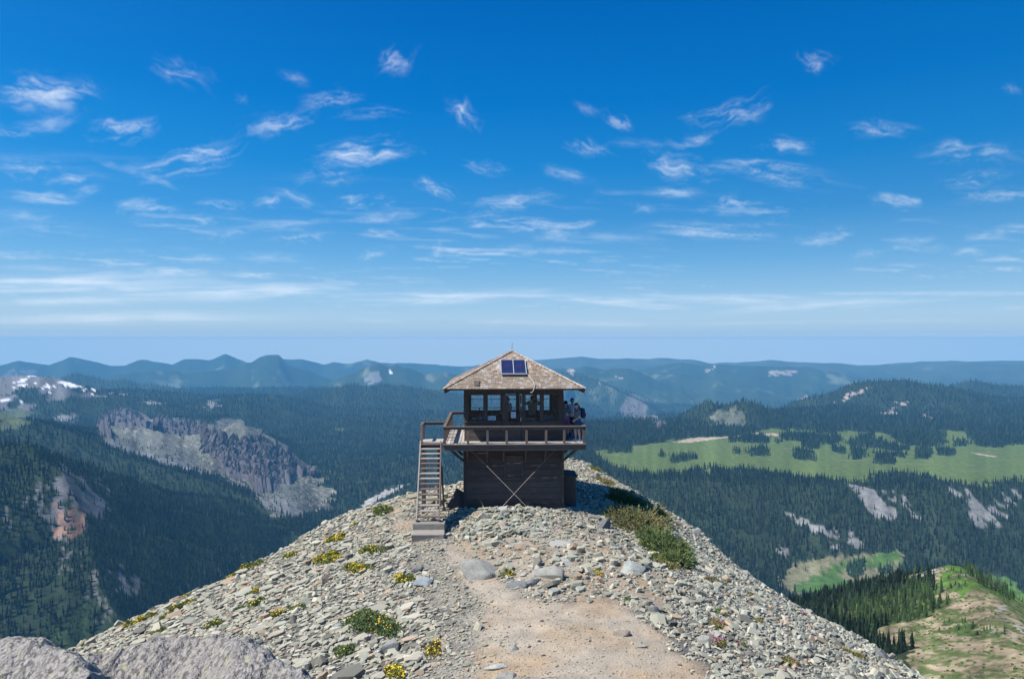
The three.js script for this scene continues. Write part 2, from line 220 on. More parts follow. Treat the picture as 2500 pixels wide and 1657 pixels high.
function landHRest(x, z, d) {
  let h = -5000;
  if (x > -1500 && d < 9000) {
    const pd = polyDist(plateau, x, z);
    if (pd < 1500) {
      const k = sst(2150, 3100, -z), s = lerp(0.6, 0.4, k);
      const n = fbm(x / 260, z / 260, 4), e = Math.max(0, pd + 25 * n * (1 + k));
      let y = PLAT + 3 * fbm(x / 200, z / 200, 3) - s * 520 * (1 - Math.exp(-e / 520)) + 16 * ridged(x / 150, z / 150, 3) * sst(20, 160, e);
      if (y > h) h = y;
    }
    if (x > 300 && x < 1500) { const bd = polyDist(bench, x, z); const e = Math.max(0, bd - 4), y = BENCH + 1.5 * fbm(x / 60, z / 60, 3) - 0.22 * Math.max(0, e - 0) + 5 * fbm(x / 90, z / 90, 3) * sst(5, 80, e); if (bd < 800 && y > h) h = y; }
  }
  for (let k = 0; k < ridges.length; k++) {
    const r = ridges[k], m = Math.min(r.f, r.b), bx = r.box;
    const ox = Math.max(bx[0] - x, x - bx[1], 0), oz = Math.max(bx[2] - z, z - bx[3], 0), od = Math.hypot(ox, oz);
    if (r.top + r.amp + r.jag - m * r.L * (1 - Math.exp(-od / r.L)) < h || od > 6 * r.L) continue;
    let best = 1e18, by = 0, front = true;
    const q = r.q;
    for (let i = 1; i < q.length; i++) {
      const a = q[i - 1], b = q[i], ex = b[0] - a[0], ez = b[1] - a[1], t = clamp(((x - a[0]) * ex + (z - a[1]) * ez) / (ex * ex + ez * ez), 0, 1), dx = x - a[0] - ex * t, dz = z - a[1] - ez * t, dd = dx * dx + dz * dz;
      if (dd < best) { best = dd; by = a[2] + (b[2] - a[2]) * t; front = ex * dz - ez * dx > 0; }
    }
    const dd0 = Math.sqrt(best), dd = Math.max(0, dd0 - r.w), s = front ? r.f : r.b;
    let y = by - s * r.L * (1 - Math.exp(-dd / r.L));
    if (y + r.amp < h) continue;
    const g = sst(0, r.wl * 0.9, dd);
    y += g * r.amp * (0.75 * ridged(x / r.wl + k * 7, z / r.wl, octs(d)) - 0.25 + 0.5 * fbm(x / r.wl / 2.6, z / r.wl / 2.6 + k, 2)) + r.jag * fbm(x / (r.jag * 14) + k * 3, z / (r.jag * 14), 3);
    if (y > h) h = y;
  }
  return h;
}
function H(x, z) {
  const l = landH(x, z), d2 = x * x + z * z;
  if (d2 > 1500 * 1500) return l;
  let s = summit(x, z) + (d2 > 3600 ? 4 * fbm(x / 45, z / 45, 4) * sst(60, 200, Math.sqrt(d2)) : 0);
  if (x > FX0 && x < FX1 && z > FZ0 && z < FZ1) s -= 1.1 * inside(x, z);
  return s > l ? s : l;
}
// the ground that a pixel of the photograph shows, as a place in plan
function land(px, py, d0 = 120) {
  const dx = (px - CX) / F, dy = -(py - CY) / F;
  let d = d0, prev = d0;
  for (let i = 0; i < 2500 && d < 60000; i++) {
    if (H(dx * d, -d) > EYE + dy * d) { let a = prev, b = d; for (let k = 0; k < 14; k++) { const m = (a + b) / 2; if (H(dx * m, -m) > EYE + dy * m) b = m; else a = m; } return [dx * b, -b]; }
    prev = d; d *= 1.004;
  }
  return [dx * d, -d];
}
// ------------------------------------------------------------------ what grows or lies where
// patches are outlines on the ground (found once from the photograph's pixels); later ones win
const patches = [];
function patch(kind, list, jit = 0.006, d0) {
  if (kind === 'talus' && list.every(([x, y]) => x < 330 && y > 1080)) kind = 'talusShade';  // left talus gets a darker colour, its shade painted in
  const q = list.map(([px, py]) => land(px, py, d0));
  let x0 = 1e9, x1 = -1e9, z0 = 1e9, z1 = -1e9; for (const a of q) { x0 = Math.min(x0, a[0]); x1 = Math.max(x1, a[0]); z0 = Math.min(z0, a[1]); z1 = Math.max(z1, a[1]); }
  const dm = Math.hypot((x0 + x1) / 2, (z0 + z1) / 2), j = jit * dm;
  patches.push({ kind, q, j, box: [x0 - j, x1 + j, z0 - j, z1 + j] });
}
const z4 = (s) => s.map(([u, v]) => [1380 + u / 2.1125, 820 + v / 2.1125]);   // from enlargements of the photograph
const z3 = (s) => s.map(([u, v]) => [u / 2.366, 820 + v / 2.366]);
const z5 = (s) => s.map(([u, v]) => [u / 2.629, 1200 + v / 2.629]);
const z7 = (s) => s.map(([u, v]) => [1600 + u / 2.629, 1200 + v / 2.629]);
// the great meadow and its groves
patch('meadow', z4([[200, 640], [150, 590], [330, 575], [480, 550], [640, 528], [840, 520], [920, 512], [1000, 492], [1060, 476], [1130, 480], [1300, 485], [1420, 492], [1500, 492], [1640, 498], [1700, 520], [1780, 545], [1900, 535], [1950, 490], [2060, 490], [2100, 520], [2366, 545], [2500, 560], [2500, 745], [2366, 748], [2260, 742], [2150, 775], [2020, 758], [1900, 728], [1760, 698], [1610, 712], [1540, 758], [1420, 742], [1300, 730], [1180, 715], [1060, 695], [900, 682], [760, 672], [640, 690], [470, 708], [330, 690], [230, 668]]), 0.004);
for (const s of [[[630, 528], [760, 522], [930, 512], [940, 518], [760, 532], [655, 548], [560, 550]], [[960, 500], [1080, 503], [1200, 510], [1120, 516], [960, 510]]]) patch('sand', z4(s), 0.002);
for (const s of [[[230, 580], [340, 575], [345, 600], [220, 605]], [[840, 520], [910, 515], [920, 545], [845, 552]], [[905, 515], [1000, 508], [1050, 525], [1045, 552], [910, 550]], [[1110, 505], [1260, 500], [1420, 520], [1420, 545], [1330, 545], [1320, 585], [1230, 575], [1220, 545], [1120, 535]], [[1340, 530], [1430, 530], [1400, 560], [1335, 562]], [[1440, 550], [1540, 520], [1700, 555], [1770, 570], [1770, 590], [1680, 590], [1560, 575], [1470, 565]], [[1680, 510], [1760, 490], [1960, 500], [1970, 555], [1880, 575], [1760, 560], [1700, 545]], [[2060, 490], [2250, 480], [2500, 490], [2500, 560], [2366, 555], [2220, 575], [2130, 570]], [[2000, 540], [2080, 540], [2075, 570], [2000, 570]], [[960, 580], [1040, 575], [1050, 615], [950, 620]], [[875, 590], [900, 590], [900, 612], [875, 612]], [[1180, 580], [1270, 590], [1300, 640], [1240, 645], [1180, 630]], [[1370, 565], [1450, 580], [1445, 608], [1370, 595]], [[1480, 580], [1550, 580], [1555, 610], [1530, 642], [1470, 640]], [[1590, 600], [1690, 605], [1710, 660], [1610, 665]], [[1705, 600], [1750, 600], [1755, 628], [1705, 625]], [[1810, 575], [1890, 580], [1890, 630], [1810, 638]], [[1920, 580], [2010, 590], [2010, 618], [1920, 615]], [[1085, 535], [1112, 535], [1112, 558], [1085, 558]], [[545, 620], [680, 610], [680, 635], [600, 650], [545, 660]], [[485, 600], [512, 600], [512, 626], [485, 626]], [[1115, 470], [1150, 470], [1150, 488], [1115, 488]], [[1180, 472], [1225, 472], [1225, 487], [1180, 487]], [[1010, 520], [1050, 522], [1050, 550], [1010, 548]], [[1535, 505], [1580, 505], [1580, 530], [1535, 530]], [[1290, 485], [1420, 490], [1380, 502], [1290, 498]], [[930, 585], [950, 582], [950, 600], [930, 605]]]) patch('grove', z4(s), 0.0025);
for (const s of [[[725, 685], [760, 685], [755, 715], [725, 715]]]) patch('meadow', z4(s), 0.003);
for (const s of [[[2085, 600], [2130, 603], [2230, 622], [2230, 628], [2130, 612]]]) patch('sand', z4(s), 0.001);
// talus fields on the slope under it
for (const s of [[[1440, 750], [1480, 765], [1620, 815], [1640, 860], [1720, 900], [1705, 940], [1610, 955], [1560, 900], [1500, 815]], [[1640, 810], [1710, 803], [1700, 850], [1650, 845]], [[1120, 898], [1190, 930], [1260, 950], [1330, 980], [1405, 1000], [1400, 1032], [1320, 1030], [1240, 985], [1150, 940]], [[1970, 775], [2025, 795], [2010, 818], [1980, 800]], [[2060, 780], [2110, 830], [2160, 880], [2240, 955], [2230, 978], [2130, 978], [2060, 910], [2100, 895], [2085, 840]], [[2170, 860], [2280, 910], [2270, 935], [2180, 890]], [[2250, 800], [2320, 850], [2310, 872], [2260, 830]], [[2290, 788], [2366, 825], [2350, 845]], [[1780, 905], [1832, 920], [1825, 955], [1780, 940]], [[1460, 1018], [1532, 1050], [1520, 1095], [1470, 1060]], [[1370, 1070], [1430, 1078], [1420, 1098], [1375, 1095]], [[1735, 840], [1780, 850], [1775, 868], [1740, 870]], [[2230, 850], [2290, 860], [2280, 880], [2235, 872]]]) patch('talus', z4(s), 0.003);
for (const s of [[[1135, 335], [1200, 345], [1190, 372], [1140, 367]], [[1235, 270], [1332, 310], [1300, 362], [1250, 350]], [[780, 345], [872, 378], [840, 422], [790, 385]]]) patch('talus', z7(s), 0.003);
// lower meadow
patch('dry', z7([[800, 620], [800, 555], [880, 480], [990, 440], [1200, 400], [1420, 395], [1560, 388], [1600, 400], [1590, 440], [1520, 560], [1420, 590], [1280, 640], [1050, 665], [930, 660]]), 0.003);
patch('wet', z7([[880, 600], [1060, 520], [1200, 450], [1400, 400], [1560, 392], [1595, 410], [1560, 465], [1440, 470], [1300, 470], [1200, 510], [1190, 560], [1290, 580], [1360, 600], [1250, 640], [1050, 662], [920, 645]]), 0.003);
patch('grove', z7([[1235, 470], [1345, 430], [1350, 510], [1290, 560], [1240, 530]]), 0.002);
patch('grove', z7([[1430, 490], [1520, 480], [1530, 530], [1430, 525]]), 0.002);
// hills beyond the plateau
patch('hillScree', z4([[690, 458], [735, 428], [830, 398], [895, 384], [925, 405], [915, 448], [860, 464], [780, 466]]), 0.006);
for (const s of [[[1365, 352], [1480, 290], [1590, 245], [1570, 268], [1440, 335]], [[1640, 392], [1700, 365], [1732, 402], [1660, 405]], [[1700, 345], [1745, 335], [1740, 355]], [[1215, 325], [1250, 305], [1245, 322]], [[1845, 400], [1880, 410], [1870, 425]]]) patch('rock', z4(s), 0.004);
for (const s of [[[255, 213], [300, 211], [298, 222], [260, 224]], [[710, 185], [790, 150], [770, 172], [730, 190]], [[140, 215], [180, 245], [175, 252]], [[1050, 180], [1200, 185], [1160, 205], [1050, 200]], [[10, 175], [60, 180], [45, 205], [20, 200]]]) patch('rock', z4(s), 0.003);
patch('burn', z4([[280, 320], [420, 350], [545, 440], [470, 480], [360, 430]]), 0.006);
// left: snow-patched mountain
patch('alpine', z3([[-200, 300], [0, 225], [150, 220], [290, 232], [420, 275], [540, 310], [640, 332], [420, 372], [330, 352], [250, 332], [100, 312], [40, 300], [90, 380], [0, 400], [-200, 420]]), 0.006);
for (const s of [[[85, 258], [130, 250], [148, 265], [100, 270]], [[65, 295], [140, 275], [150, 288], [90, 295]], [[165, 232], [205, 226], [200, 234], [165, 238]], [[235, 290], [290, 285], [275, 300], [235, 298]], [[300, 288], [345, 295], [340, 308], [310, 302]], [[315, 255], [400, 270], [450, 285], [500, 297], [440, 296], [370, 282]], [[265, 320], [300, 325], [290, 335]], [[370, 320], [410, 325], [395, 335]], [[10, 362], [50, 365], [40, 378], [15, 374]], [[98, 372], [125, 375], [120, 384], [100, 382]], [[110, 392], [135, 396], [130, 404]], [[420, 320], [440, 325], [432, 335]], [[590, 310], [640, 330], [630, 334]], [[455, 300], [500, 312], [490, 318]], [[190, 265], [215, 272], [205, 280]], [[240, 303], [285, 300], [270, 310]], [[355, 282], [395, 290], [380, 298]], [[510, 300], [560, 312], [550, 318]], [[530, 330], [545, 335], [535, 340]], [[310, 340], [330, 345], [320, 350]], [[390, 350], [415, 358], [400, 362]], [[0, 232], [25, 230], [10, 236]], [[150, 250], [165, 255], [158, 262]], [[2240, 200], [2262, 212], [2250, 225]], [[1655, 168], [1672, 172], [1662, 178]]]) patch('snow', z3(s), 0.0018);
for (const s of [[[330, 462], [420, 455], [422, 500], [345, 502]], [[1160, 392], [1250, 368], [1262, 410], [1200, 425]], [[840, 378], [942, 390], [930, 400], [850, 392]], [[670, 330], [720, 335], [800, 370], [760, 362]], [[2100, 240], [2180, 205], [2210, 265], [2150, 275]]]) patch('talus', z3(s), 0.004);
patch('scrub', z3([[-60, 470], [0, 440], [80, 430], [190, 455], [240, 500], [180, 530], [40, 530], [-60, 560]]), 0.008);
patch('lake', z3([[1632, 470], [1658, 470], [1655, 477], [1634, 477]]), 0.0005);
patch('scrub', z3([[1930, 530], [1990, 525], [2000, 545], [1940, 548]]), 0.004);
// gully and talus on the left slope
patch('talus', z3([[345, 735], [375, 755], [430, 790], [500, 900], [560, 960], [610, 1050], [560, 1050], [470, 980], [400, 880], [370, 800]]), 0.006);
patch('talus', z5([[460, 0], [570, 0], [650, 115], [685, 190], [620, 180], [530, 105]]), 0.006);
patch('talus', z3([[525, 805], [560, 830], [640, 920], [600, 915], [545, 850]]), 0.006);
patch('talus', z3([[170, 850], [235, 835], [300, 920], [380, 1000], [480, 1050], [330, 1050], [250, 950]]), 0.006);
patch('talus', z5([[250, 0], [330, 0], [380, 200], [425, 280], [450, 400], [530, 560], [600, 640], [655, 690], [750, 848], [728, 848], [615, 730], [545, 590], [470, 480], [410, 350], [345, 150]]), 0.005);
patch('red', z5([[330, 55], [450, 85], [555, 195], [540, 235], [440, 270], [385, 200], [345, 120]]), 0.005);
for (const s of [[[780, 560], [880, 580], [890, 680], [830, 660]], [[640, 510], [720, 500], [730, 560], [650, 570]], [[90, 80], [170, 90], [180, 140], [100, 130]], [[1130, 590], [1190, 600], [1180, 625]]]) patch('scree', z5(s), 0.012);
patch('brush', z5([[330, 930], [470, 870], [560, 760], [600, 640], [680, 700], [790, 770], [780, 840], [640, 900], [450, 960], [330, 980]]), 0.01);
patch('talus', z5([[545, 585], [600, 640], [655, 690], [750, 848], [728, 848], [615, 730]]), 0.003);
// valley bottom
patch('river', [[800, 1290], [842, 1256], [880, 1240], [893, 1222], [925, 1204], [960, 1192], [1005, 1180], [965, 1200], [932, 1216], [908, 1236], [872, 1262], [830, 1300]], 0.0022, 900);
// crag slopes: fallen grey timber and scree
patch('snags', z3([[1170, 510], [1380, 482], [1480, 540], [1600, 600], [1700, 660], [1860, 770], [1920, 900], [1900, 1010], [1760, 1030], [1600, 1035], [1480, 900], [1200, 800], [900, 720], [640, 635], [560, 600], [600, 500], [740, 450]]), 0.008);
patch('talus', z3([[640, 600], [900, 690], [1200, 790], [1190, 800], [900, 735], [620, 622]]), 0.005);
patch('talus', z3([[1440, 870], [1500, 930], [1560, 985], [1600, 1041], [1580, 1041], [1490, 950]]), 0.002);
patch('talus', z3([[1560, 930], [1700, 960], [1760, 1041], [1640, 1041], [1600, 1000]]), 0.006);
// near spur
patch('spurSand', z7([[1640, 800], [1850, 680], [1880, 620], [1960, 600], [2010, 640], [2100, 680], [2190, 700], [2250, 800], [2300, 900], [2330, 1000], [2360, 1100], [2400, 1240], [2100, 1240], [1900, 1160], [1750, 1060], [1640, 1010], [1500, 960], [1560, 930], [1800, 950], [1820, 900], [1640, 860]]), 0.02);
patch('spurGrass', z7([[1370, 885], [1560, 850], [1700, 800], [1900, 740], [2060, 760], [2120, 850], [2130, 980], [2000, 1030], [1900, 980], [1700, 960], [1560, 1000], [1420, 940]]), 0.025);
patch('spurSand', z7([[1490, 960], [1640, 890], [1830, 880], [1990, 930], [2120, 960], [2010, 980], [1800, 930], [1640, 930], [1560, 985]]), 0.012);
patch('spurGreen', z7([[1960, 560], [2000, 580], [2200, 690], [2366, 800], [2366, 600], [2200, 560], [2050, 540]]), 0.01);
patch('spurTalus', z7([[2200, 730], [2270, 790], [2340, 930], [2366, 980], [2366, 860], [2260, 760]]), 0.02);
patch('spurRock', z7([[1720, 610], [1800, 520], [1890, 475], [1930, 465], [1940, 500], [1880, 540], [1800, 570]]), 0.01);
patch('spurSand', z7([[2140, 880], [2200, 850], [2300, 990], [2366, 1130], [2366, 1300], [2150, 1200], [2060, 1080], [2180, 1010]]), 0.02);
patch('spurTrees', z7([[1130, 790], [1250, 720], [1500, 640], [1700, 580], [1740, 600], [1850, 600], [1860, 680], [1760, 760], [1600, 830], [1420, 870], [1270, 850]]), 0.01);
patch('spurTrees', z7([[1960, 490], [2060, 520], [2200, 580], [2300, 640], [2290, 700], [2180, 630], [2040, 560], [1970, 530]]), 0.006);
patch('spurShrub', z7([[1810, 880], [1900, 840], [2060, 830], [2110, 860], [2150, 930], [2040, 920], [1900, 900]]), 0.008);
patch('spurShrub', z7([[1870, 640], [1900, 540], [1960, 500], [1975, 600], [1930, 630]]), 0.006);
const edge = (x, z, s) => fbm(x / s, z / s, 3);
function coverAt(x, z) {
  const d = Math.hypot(x, z);
  let kind = 'forest';
  if (x > FX0 - 60 && d < 130) kind = 'scree';
  for (let i = 0; i < patches.length; i++) {
    const p = patches[i], b = p.box;
    if (x < b[0] || x > b[1] || z < b[2] || z > b[3]) continue;
    const s = p.j * 4, jx = p.j * edge(x + 31, z, s) * 2.6, jz = p.j * 4 * edge(x, z + 57, s) * 1.9;
    let inn = false; const Q = p.q, X = x + jx, Z = z + jz;
    for (let a = 0, c = Q.length - 1; a < Q.length; c = a++) if ((Q[c][1] > Z) !== (Q[a][1] > Z) && X < (Q[a][0] - Q[c][0]) * (Z - Q[c][1]) / (Q[a][1] - Q[c][1]) + Q[c][0]) inn = !inn;
    if (inn) kind = p.kind;
  }
  if (kind === 'forest' && x > 60 && z > -470 && x > .62 * -z) kind = 'spurGrass';
  if (kind === 'forest' && x > 60 && z > -640 && x > .42 * -z && fbm(x / 40, z / 40, 3) > .3) kind = 'spurGrass';
  if (kind === 'forest' && d < 900 && x > 0 && z > -700) { const s = summit(x, z); if (s > landH(x, z)) kind = d < 160 ? 'scree' : 'forest'; }
  return kind;
}
// colour [r, g, b] linear, how dense trees stand, how mottled
const COVER = {
  forest: [.026, .036, .019, 1, .4], grove: [.035, .055, .024, 1.0, .3], meadow: [.092, .124, .036, 0, .35], sand: [.36, .28, .20, 0, .2], talus: [.185, .18, .17, 0.05, .5], scree: [.16, .15, .14, .25, .5],
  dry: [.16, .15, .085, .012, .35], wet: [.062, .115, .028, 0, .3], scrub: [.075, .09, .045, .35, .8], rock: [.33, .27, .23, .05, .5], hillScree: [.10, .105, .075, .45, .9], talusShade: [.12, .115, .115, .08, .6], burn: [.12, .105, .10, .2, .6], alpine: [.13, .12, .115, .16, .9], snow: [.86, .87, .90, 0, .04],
  lake: [.02, .07, .11, 0, .05], red: [.22, .135, .10, .08, .9], brush: [.030, .046, .019, .55, .7], river: [.30, .28, .26, .02, .35], snags: [.115, .115, .09, .10, .8],
  spurSand: [.235, .185, .125, .004, .5], spurGrass: [.085, .092, .04, .002, .6], spurGreen: [.075, .14, .028, .02, .3], spurTalus: [.24, .23, .22, .02, .5], spurRock: [.24, .22, .20, .12, .6], spurTrees: [.07, .09, .032, 1, .6], spurShrub: [.06, .09, .03, .5, .5],
};
// ------------------------------------------------------------------ the ground sheet to the horizon
const mottleTex = dataTex(512, (u, v) => { const a = tileNoise(u, v, 9, 5), b = tileNoise(v, u, 40, 3); const k = 0.74 + 0.42 * a + 0.34 * b; return [k, k, k]; });
const TEX = 0.70;                                              // mean of that texture
{
  const ths = [], rs = [];
  const T1 = 44 * Math.PI / 180, NT = 660;
  for (let i = 0; i <= NT; i++) ths.push(-T1 + 2 * T1 * i / NT);
  for (let i = 1; i <= 66; i++) ths.push(T1 + (2 * Math.PI - 2 * T1) * i / 66);
  for (let r = 3; r < 40; r *= 1.12) rs.push(r);
  for (let r = 40; r < 240; r *= 1.016) rs.push(r);
  for (let r = 240; r < 9000; r *= 1.0052) rs.push(r);
  for (let r = 9000; r < 15300; r *= 1.0053) rs.push(r);
  const N = ths.length, M = rs.length, pos = new Float32Array(N * M * 3), col = new Float32Array(N * M * 3), uv = new Float32Array(N * M * 2), idx = new Uint32Array((N - 1) * (M - 1) * 6);
  for (let j = 0; j < M; j++) for (let i = 0; i < N; i++) {
    const th = ths[i], r = rs[j], x = Math.sin(th) * r, z = -Math.cos(th) * r, o = j * N + i;
    pos[o * 3] = x; pos[o * 3 + 1] = H(x, z); pos[o * 3 + 2] = z; uv[o * 2] = x / 150; uv[o * 2 + 1] = z / 150;
  }
  let q = 0;
  for (let j = 0; j < M - 1; j++) for (let i = 0; i < N - 1; i++) { const a = j * N + i, b = a + 1, c = a + N, d = c + 1; idx[q++] = a; idx[q++] = b; idx[q++] = c; idx[q++] = b; idx[q++] = d; idx[q++] = c; }
  const g = new THREE.BufferGeometry();
  g.setAttribute('position', new THREE.BufferAttribute(pos, 3)); g.setAttribute('uv', new THREE.BufferAttribute(uv, 2)); g.setIndex(new THREE.BufferAttribute(idx, 1));
  g.computeVertexNormals();
  const nn = g.attributes.normal.array;
  for (let o = 0; o < N * M; o++) {
    const x = pos[o * 3], y = pos[o * 3 + 1], z = pos[o * 3 + 2], d = Math.hypot(x, z), th = Math.atan2(x, -z);
    let kind = Math.abs(th) < T1 + 0.01 ? coverAt(x, z) : d < 150 ? 'scree' : 'forest';
    const C = COVER[kind], s = clamp(d / 90, 1.5, 400);
    let m = 1 + C[4] * (1.1 * fbm(x / s / 3, z / s / 3, 3) + 0.9 * fbm(x / s + 9, z / s, 2));
    let r = C[0] * m, gg = C[1] * m, b = C[2] * m;
    if (kind === 'forest' && d > 2500) {                         // open rock and brush on the far slopes
      const k = fbm(x / 900 + 5, z / 900, 4), st = sst(0.86, 0.70, nn[o * 3 + 1]);
      const bare = sst(0.12, 0.5, k + .5 * fbm(x / 170, z / 170, 3) + st * 0.5 - 0.1) * sst(6000, 9000, d) * 0.8;
      r = lerp(r, .15, bare); gg = lerp(gg, .155, bare); b = lerp(b, .11, bare);
      if (x > 0) { const hazeFade = sst(11000, 13800, d) * (.6 + .5 * fbm(x / 500, z / 300, 4)); r = lerp(r, .07, hazeFade); gg = lerp(gg, .08, hazeFade); b = lerp(b, .075, hazeFade); }  // right ranges paler with distance: haze fade put into the ground colour
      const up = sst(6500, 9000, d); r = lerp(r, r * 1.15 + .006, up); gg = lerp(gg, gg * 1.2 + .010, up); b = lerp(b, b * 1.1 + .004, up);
    }
    if (kind === 'meadow') { const k = sst(0.05, 0.5, fbm(x / 130, z / 45, 4)); r = lerp(r, .14, k * .6); gg = lerp(gg, .15, k * .6); b = lerp(b, .075, k * .6); }
    if (kind === 'spurSand' || kind === 'spurGrass') { const k = sst(-0.12, 0.3, fbm(x / 9 + 3, z / 24, 4) + (kind === 'spurGrass' ? .2 : .02) + .5 * fbm(x / 2.5, z / 3.5, 2)); r = lerp(.25 * m, .085 * m, k); gg = lerp(.195 * m, .105 * m, k); b = lerp(.13 * m, .04 * m, k); }
    if (kind === 'snags') { const k = sst(0, .5, fbm(x / 11, z / 11 + y / 8, 3)); r = lerp(r, .24, k); gg = lerp(gg, .225, k); b = lerp(b, .205, k); }
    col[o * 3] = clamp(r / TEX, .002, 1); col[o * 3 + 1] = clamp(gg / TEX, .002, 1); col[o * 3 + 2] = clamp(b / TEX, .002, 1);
  }
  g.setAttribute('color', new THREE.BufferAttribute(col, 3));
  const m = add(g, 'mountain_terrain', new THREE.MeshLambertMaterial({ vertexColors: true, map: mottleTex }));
  m.userData.kind = 'structure';
}
// ------------------------------------------------------------------ the rubble-covered ridge we stand on
function fore(px, py) {                                        // the spot on our ridge that a pixel shows
  const dx = (px - CX) / F, dy = -(py - CY) / F; let prev = 3;
  for (let d = 3; d < 70; d *= 1.004) { if (groundH(dx * d, -d) > EYE + dy * d) { let a = prev, b = d; for (let k = 0; k < 12; k++) { const m = (a + b) / 2; if (groundH(dx * m, -m) > EYE + dy * m) b = m; else a = m; } return new THREE.Vector3(dx * b, groundH(dx * b, -b), -b); } prev = d; }
  return null;
}
// where cushion plants and mats grow: [px, py, width, height, flowers, label, tone, pink, lean, name]
const CUSHIONS = [
  [903, 1534, 120, 95, .16, 'largest green cushion with scattered yellow flowers on the left scree', 2, false, -.6],
  [843, 1596, 62, 34, .08, 'green cushion just left below the largest one', 2, false, -.2],
  [985, 1414, 52, 34, 1.0, 'yellow-flowered cushion left of the trail beside a dark rock', 0, false, -.3],
  [1222, 1404, 62, 32, 1.2, 'yellow-flowered cushion in the middle beside the broad pale slab', 1, false, -.1],
  [1455, 1400, 34, 24, .7, 'small round yellow-flowered cushion right of the trail', 3, false, 0],
  [1058, 1585, 58, 30, .35, 'brownish green cushion with few flowers beside the lower trail', 3, false, -.3],
  [965, 1645, 56, 44, .8, 'yellow-flowered cushion at the bottom edge left of the trail', 0, false, -.2],
  [868, 1392, 60, 44, 1.0, 'long yellow-flowered cushion rising to the right on the left scree', 0, false, -.8],
  [908, 1348, 62, 38, .5, 'green and yellow cushion above the long yellow-flowered one', 2, false, -.6],
  [822, 1318, 56, 26, 1.5, 'brightest yellow patch of flowers below the stairs on the left slope', 0, false, -.3],
  [796, 1367, 70, 40, 1.2, 'wide yellow-flowered mat under the brightest yellow patch', 0, false, -.5],
  [925, 1250, 70, 30, .25, 'green mat on the left skyline near the stairs', 2, false, -.3],
  [862, 1283, 20, 12, 1.2, 'tiny yellow tuft under the skyline mat', 0],
  [707, 1357, 38, 18, .9, 'small yellow-flowered tuft left of the wide mat', 0, false, -.3],
  [610, 1388, 70, 18, .3, 'long green mat on the left skyline', 0, false, -.3],
  [557, 1412, 32, 14, 1.0, 'small yellow tuft at the left end of the long green mat', 0],
  [616, 1448, 42, 18, .9, 'yellow tuft in the middle of the left slope', 1, false, -.3],
  [626, 1474, 44, 26, .3, 'green tuft under the yellow tuft in the middle of the left slope', 2, false, -.5],
  [586, 1486, 26, 14, .1, 'small plain green tuft at the middle of the left slope', 2],
  [672, 1502, 50, 20, .8, 'yellow streak of flowers above the near rock', 1, false, -.4],
  [720, 1487, 48, 24, .3, 'green streak right of the yellow streak on the left slope', 2, false, -.4],
  [446, 1460, 22, 12, 1.1, 'small yellow tuft on the left skyline', 0],
  [440, 1482, 60, 18, .4, 'green and yellow streak near the left skyline', 0, false, -.2],
  [405, 1510, 44, 20, .7, 'yellow and green tuft above the near rock on the left', 0, false, -.2],
  [332, 1524, 76, 22, .9, 'long yellow streak low on the left skyline', 1, false, -.2],
  [220, 1571, 42, 18, 1.2, 'yellow streak lowest on the left skyline', 0, false, -.5],
  [384, 1546, 46, 12, .1, 'thin green mat just above the near rock', 0],
  [524, 1524, 50, 22, .5, 'green and yellow tuft at the top edge of the near rock', 2, false, -.4],
  [1742, 1424, 54, 30, .0, 'brownish moss streak on the upper right scree', 4, false, .5],
  [1764, 1497, 32, 26, .0, 'dark green moss clump on the right scree', 2, false, .6],
  [1748, 1525, 56, 26, .5, 'mat with pinkish flowers at the right edge of the sand', 3, true, .3],
  [1755, 1575, 52, 34, .7, 'pink-flowered mat below the rounded pale stone', 3, true, .5],
  [1802, 1573, 36, 18, .4, 'small pink and green mat on the right scree', 1, true, .3],
  [1957, 1498, 18, 8, 1.6, 'tiny bright pink tuft on the upper right scree', 3, true, .4],
  [1836, 1455, 30, 12, .0, 'small brown mat on the right scree', 4, false, .4],
  [2080, 1600, 60, 14, .0, 'olive streak low on the right scree', 3, false, .5],
  [2200, 1610, 70, 20, .0, 'long olive mat at the lower right skyline', 1, false, .6],
  [1930, 1620, 50, 22, .2, 'olive tuft low in the right scree', 3, true, .5],
  [1852, 1520, 30, 16, .0, 'olive moss patch in the middle of the right scree', 3, false, .5],
  [1534, 1466, 22, 16, .0, 'small plain green tuft among the ledges', 2],
  [1448, 1146, 44, 30, .0, 'green and yellow mat on the ridge behind the lookout', 1, false, .4],
  [1478, 1178, 60, 22, .0, 'yellowish mat sloping down behind the lookout', 3, false, .5],
  [1612, 1364, 70, 26, .0, 'bright moss strip under the dwarf fir', 0, false, .5, 'moss_mat'],
  [1628, 1383, 70, 22, .0, 'olive moss at the foot of the dwarf fir', 3, false, .4, 'moss_mat'],
];
const zone = (list) => { const q = list.map(([a, b]) => { const v = fore(a, b) ?? fore(a, 1656); return [v.x, v.z]; }); return (x, z) => -polyDist(q, x, z); };   // positive inside, metres
const sandZone = zone([[1050, 1332], [1110, 1325], [1180, 1372], [1250, 1432], [1330, 1462], [1400, 1458], [1500, 1478], [1570, 1500], [1620, 1545], [1660, 1575], [1700, 1610], [1750, 1656], [1770, 1710], [1060, 1710], [1090, 1656], [1150, 1600], [1180, 1560], [1170, 1500], [1160, 1450], [1110, 1400], [1060, 1360]]);
const gravelZone = zone([[1000, 1295], [1060, 1295], [1110, 1400], [1180, 1470], [1200, 1560], [1150, 1656], [1100, 1710], [940, 1710], [1010, 1656], [1085, 1560], [1085, 1500], [1050, 1420], [1000, 1340]]);
const pathZone = zone([[925, 1248], [985, 1222], [1010, 1300], [1070, 1340], [1030, 1350], [965, 1300]]);
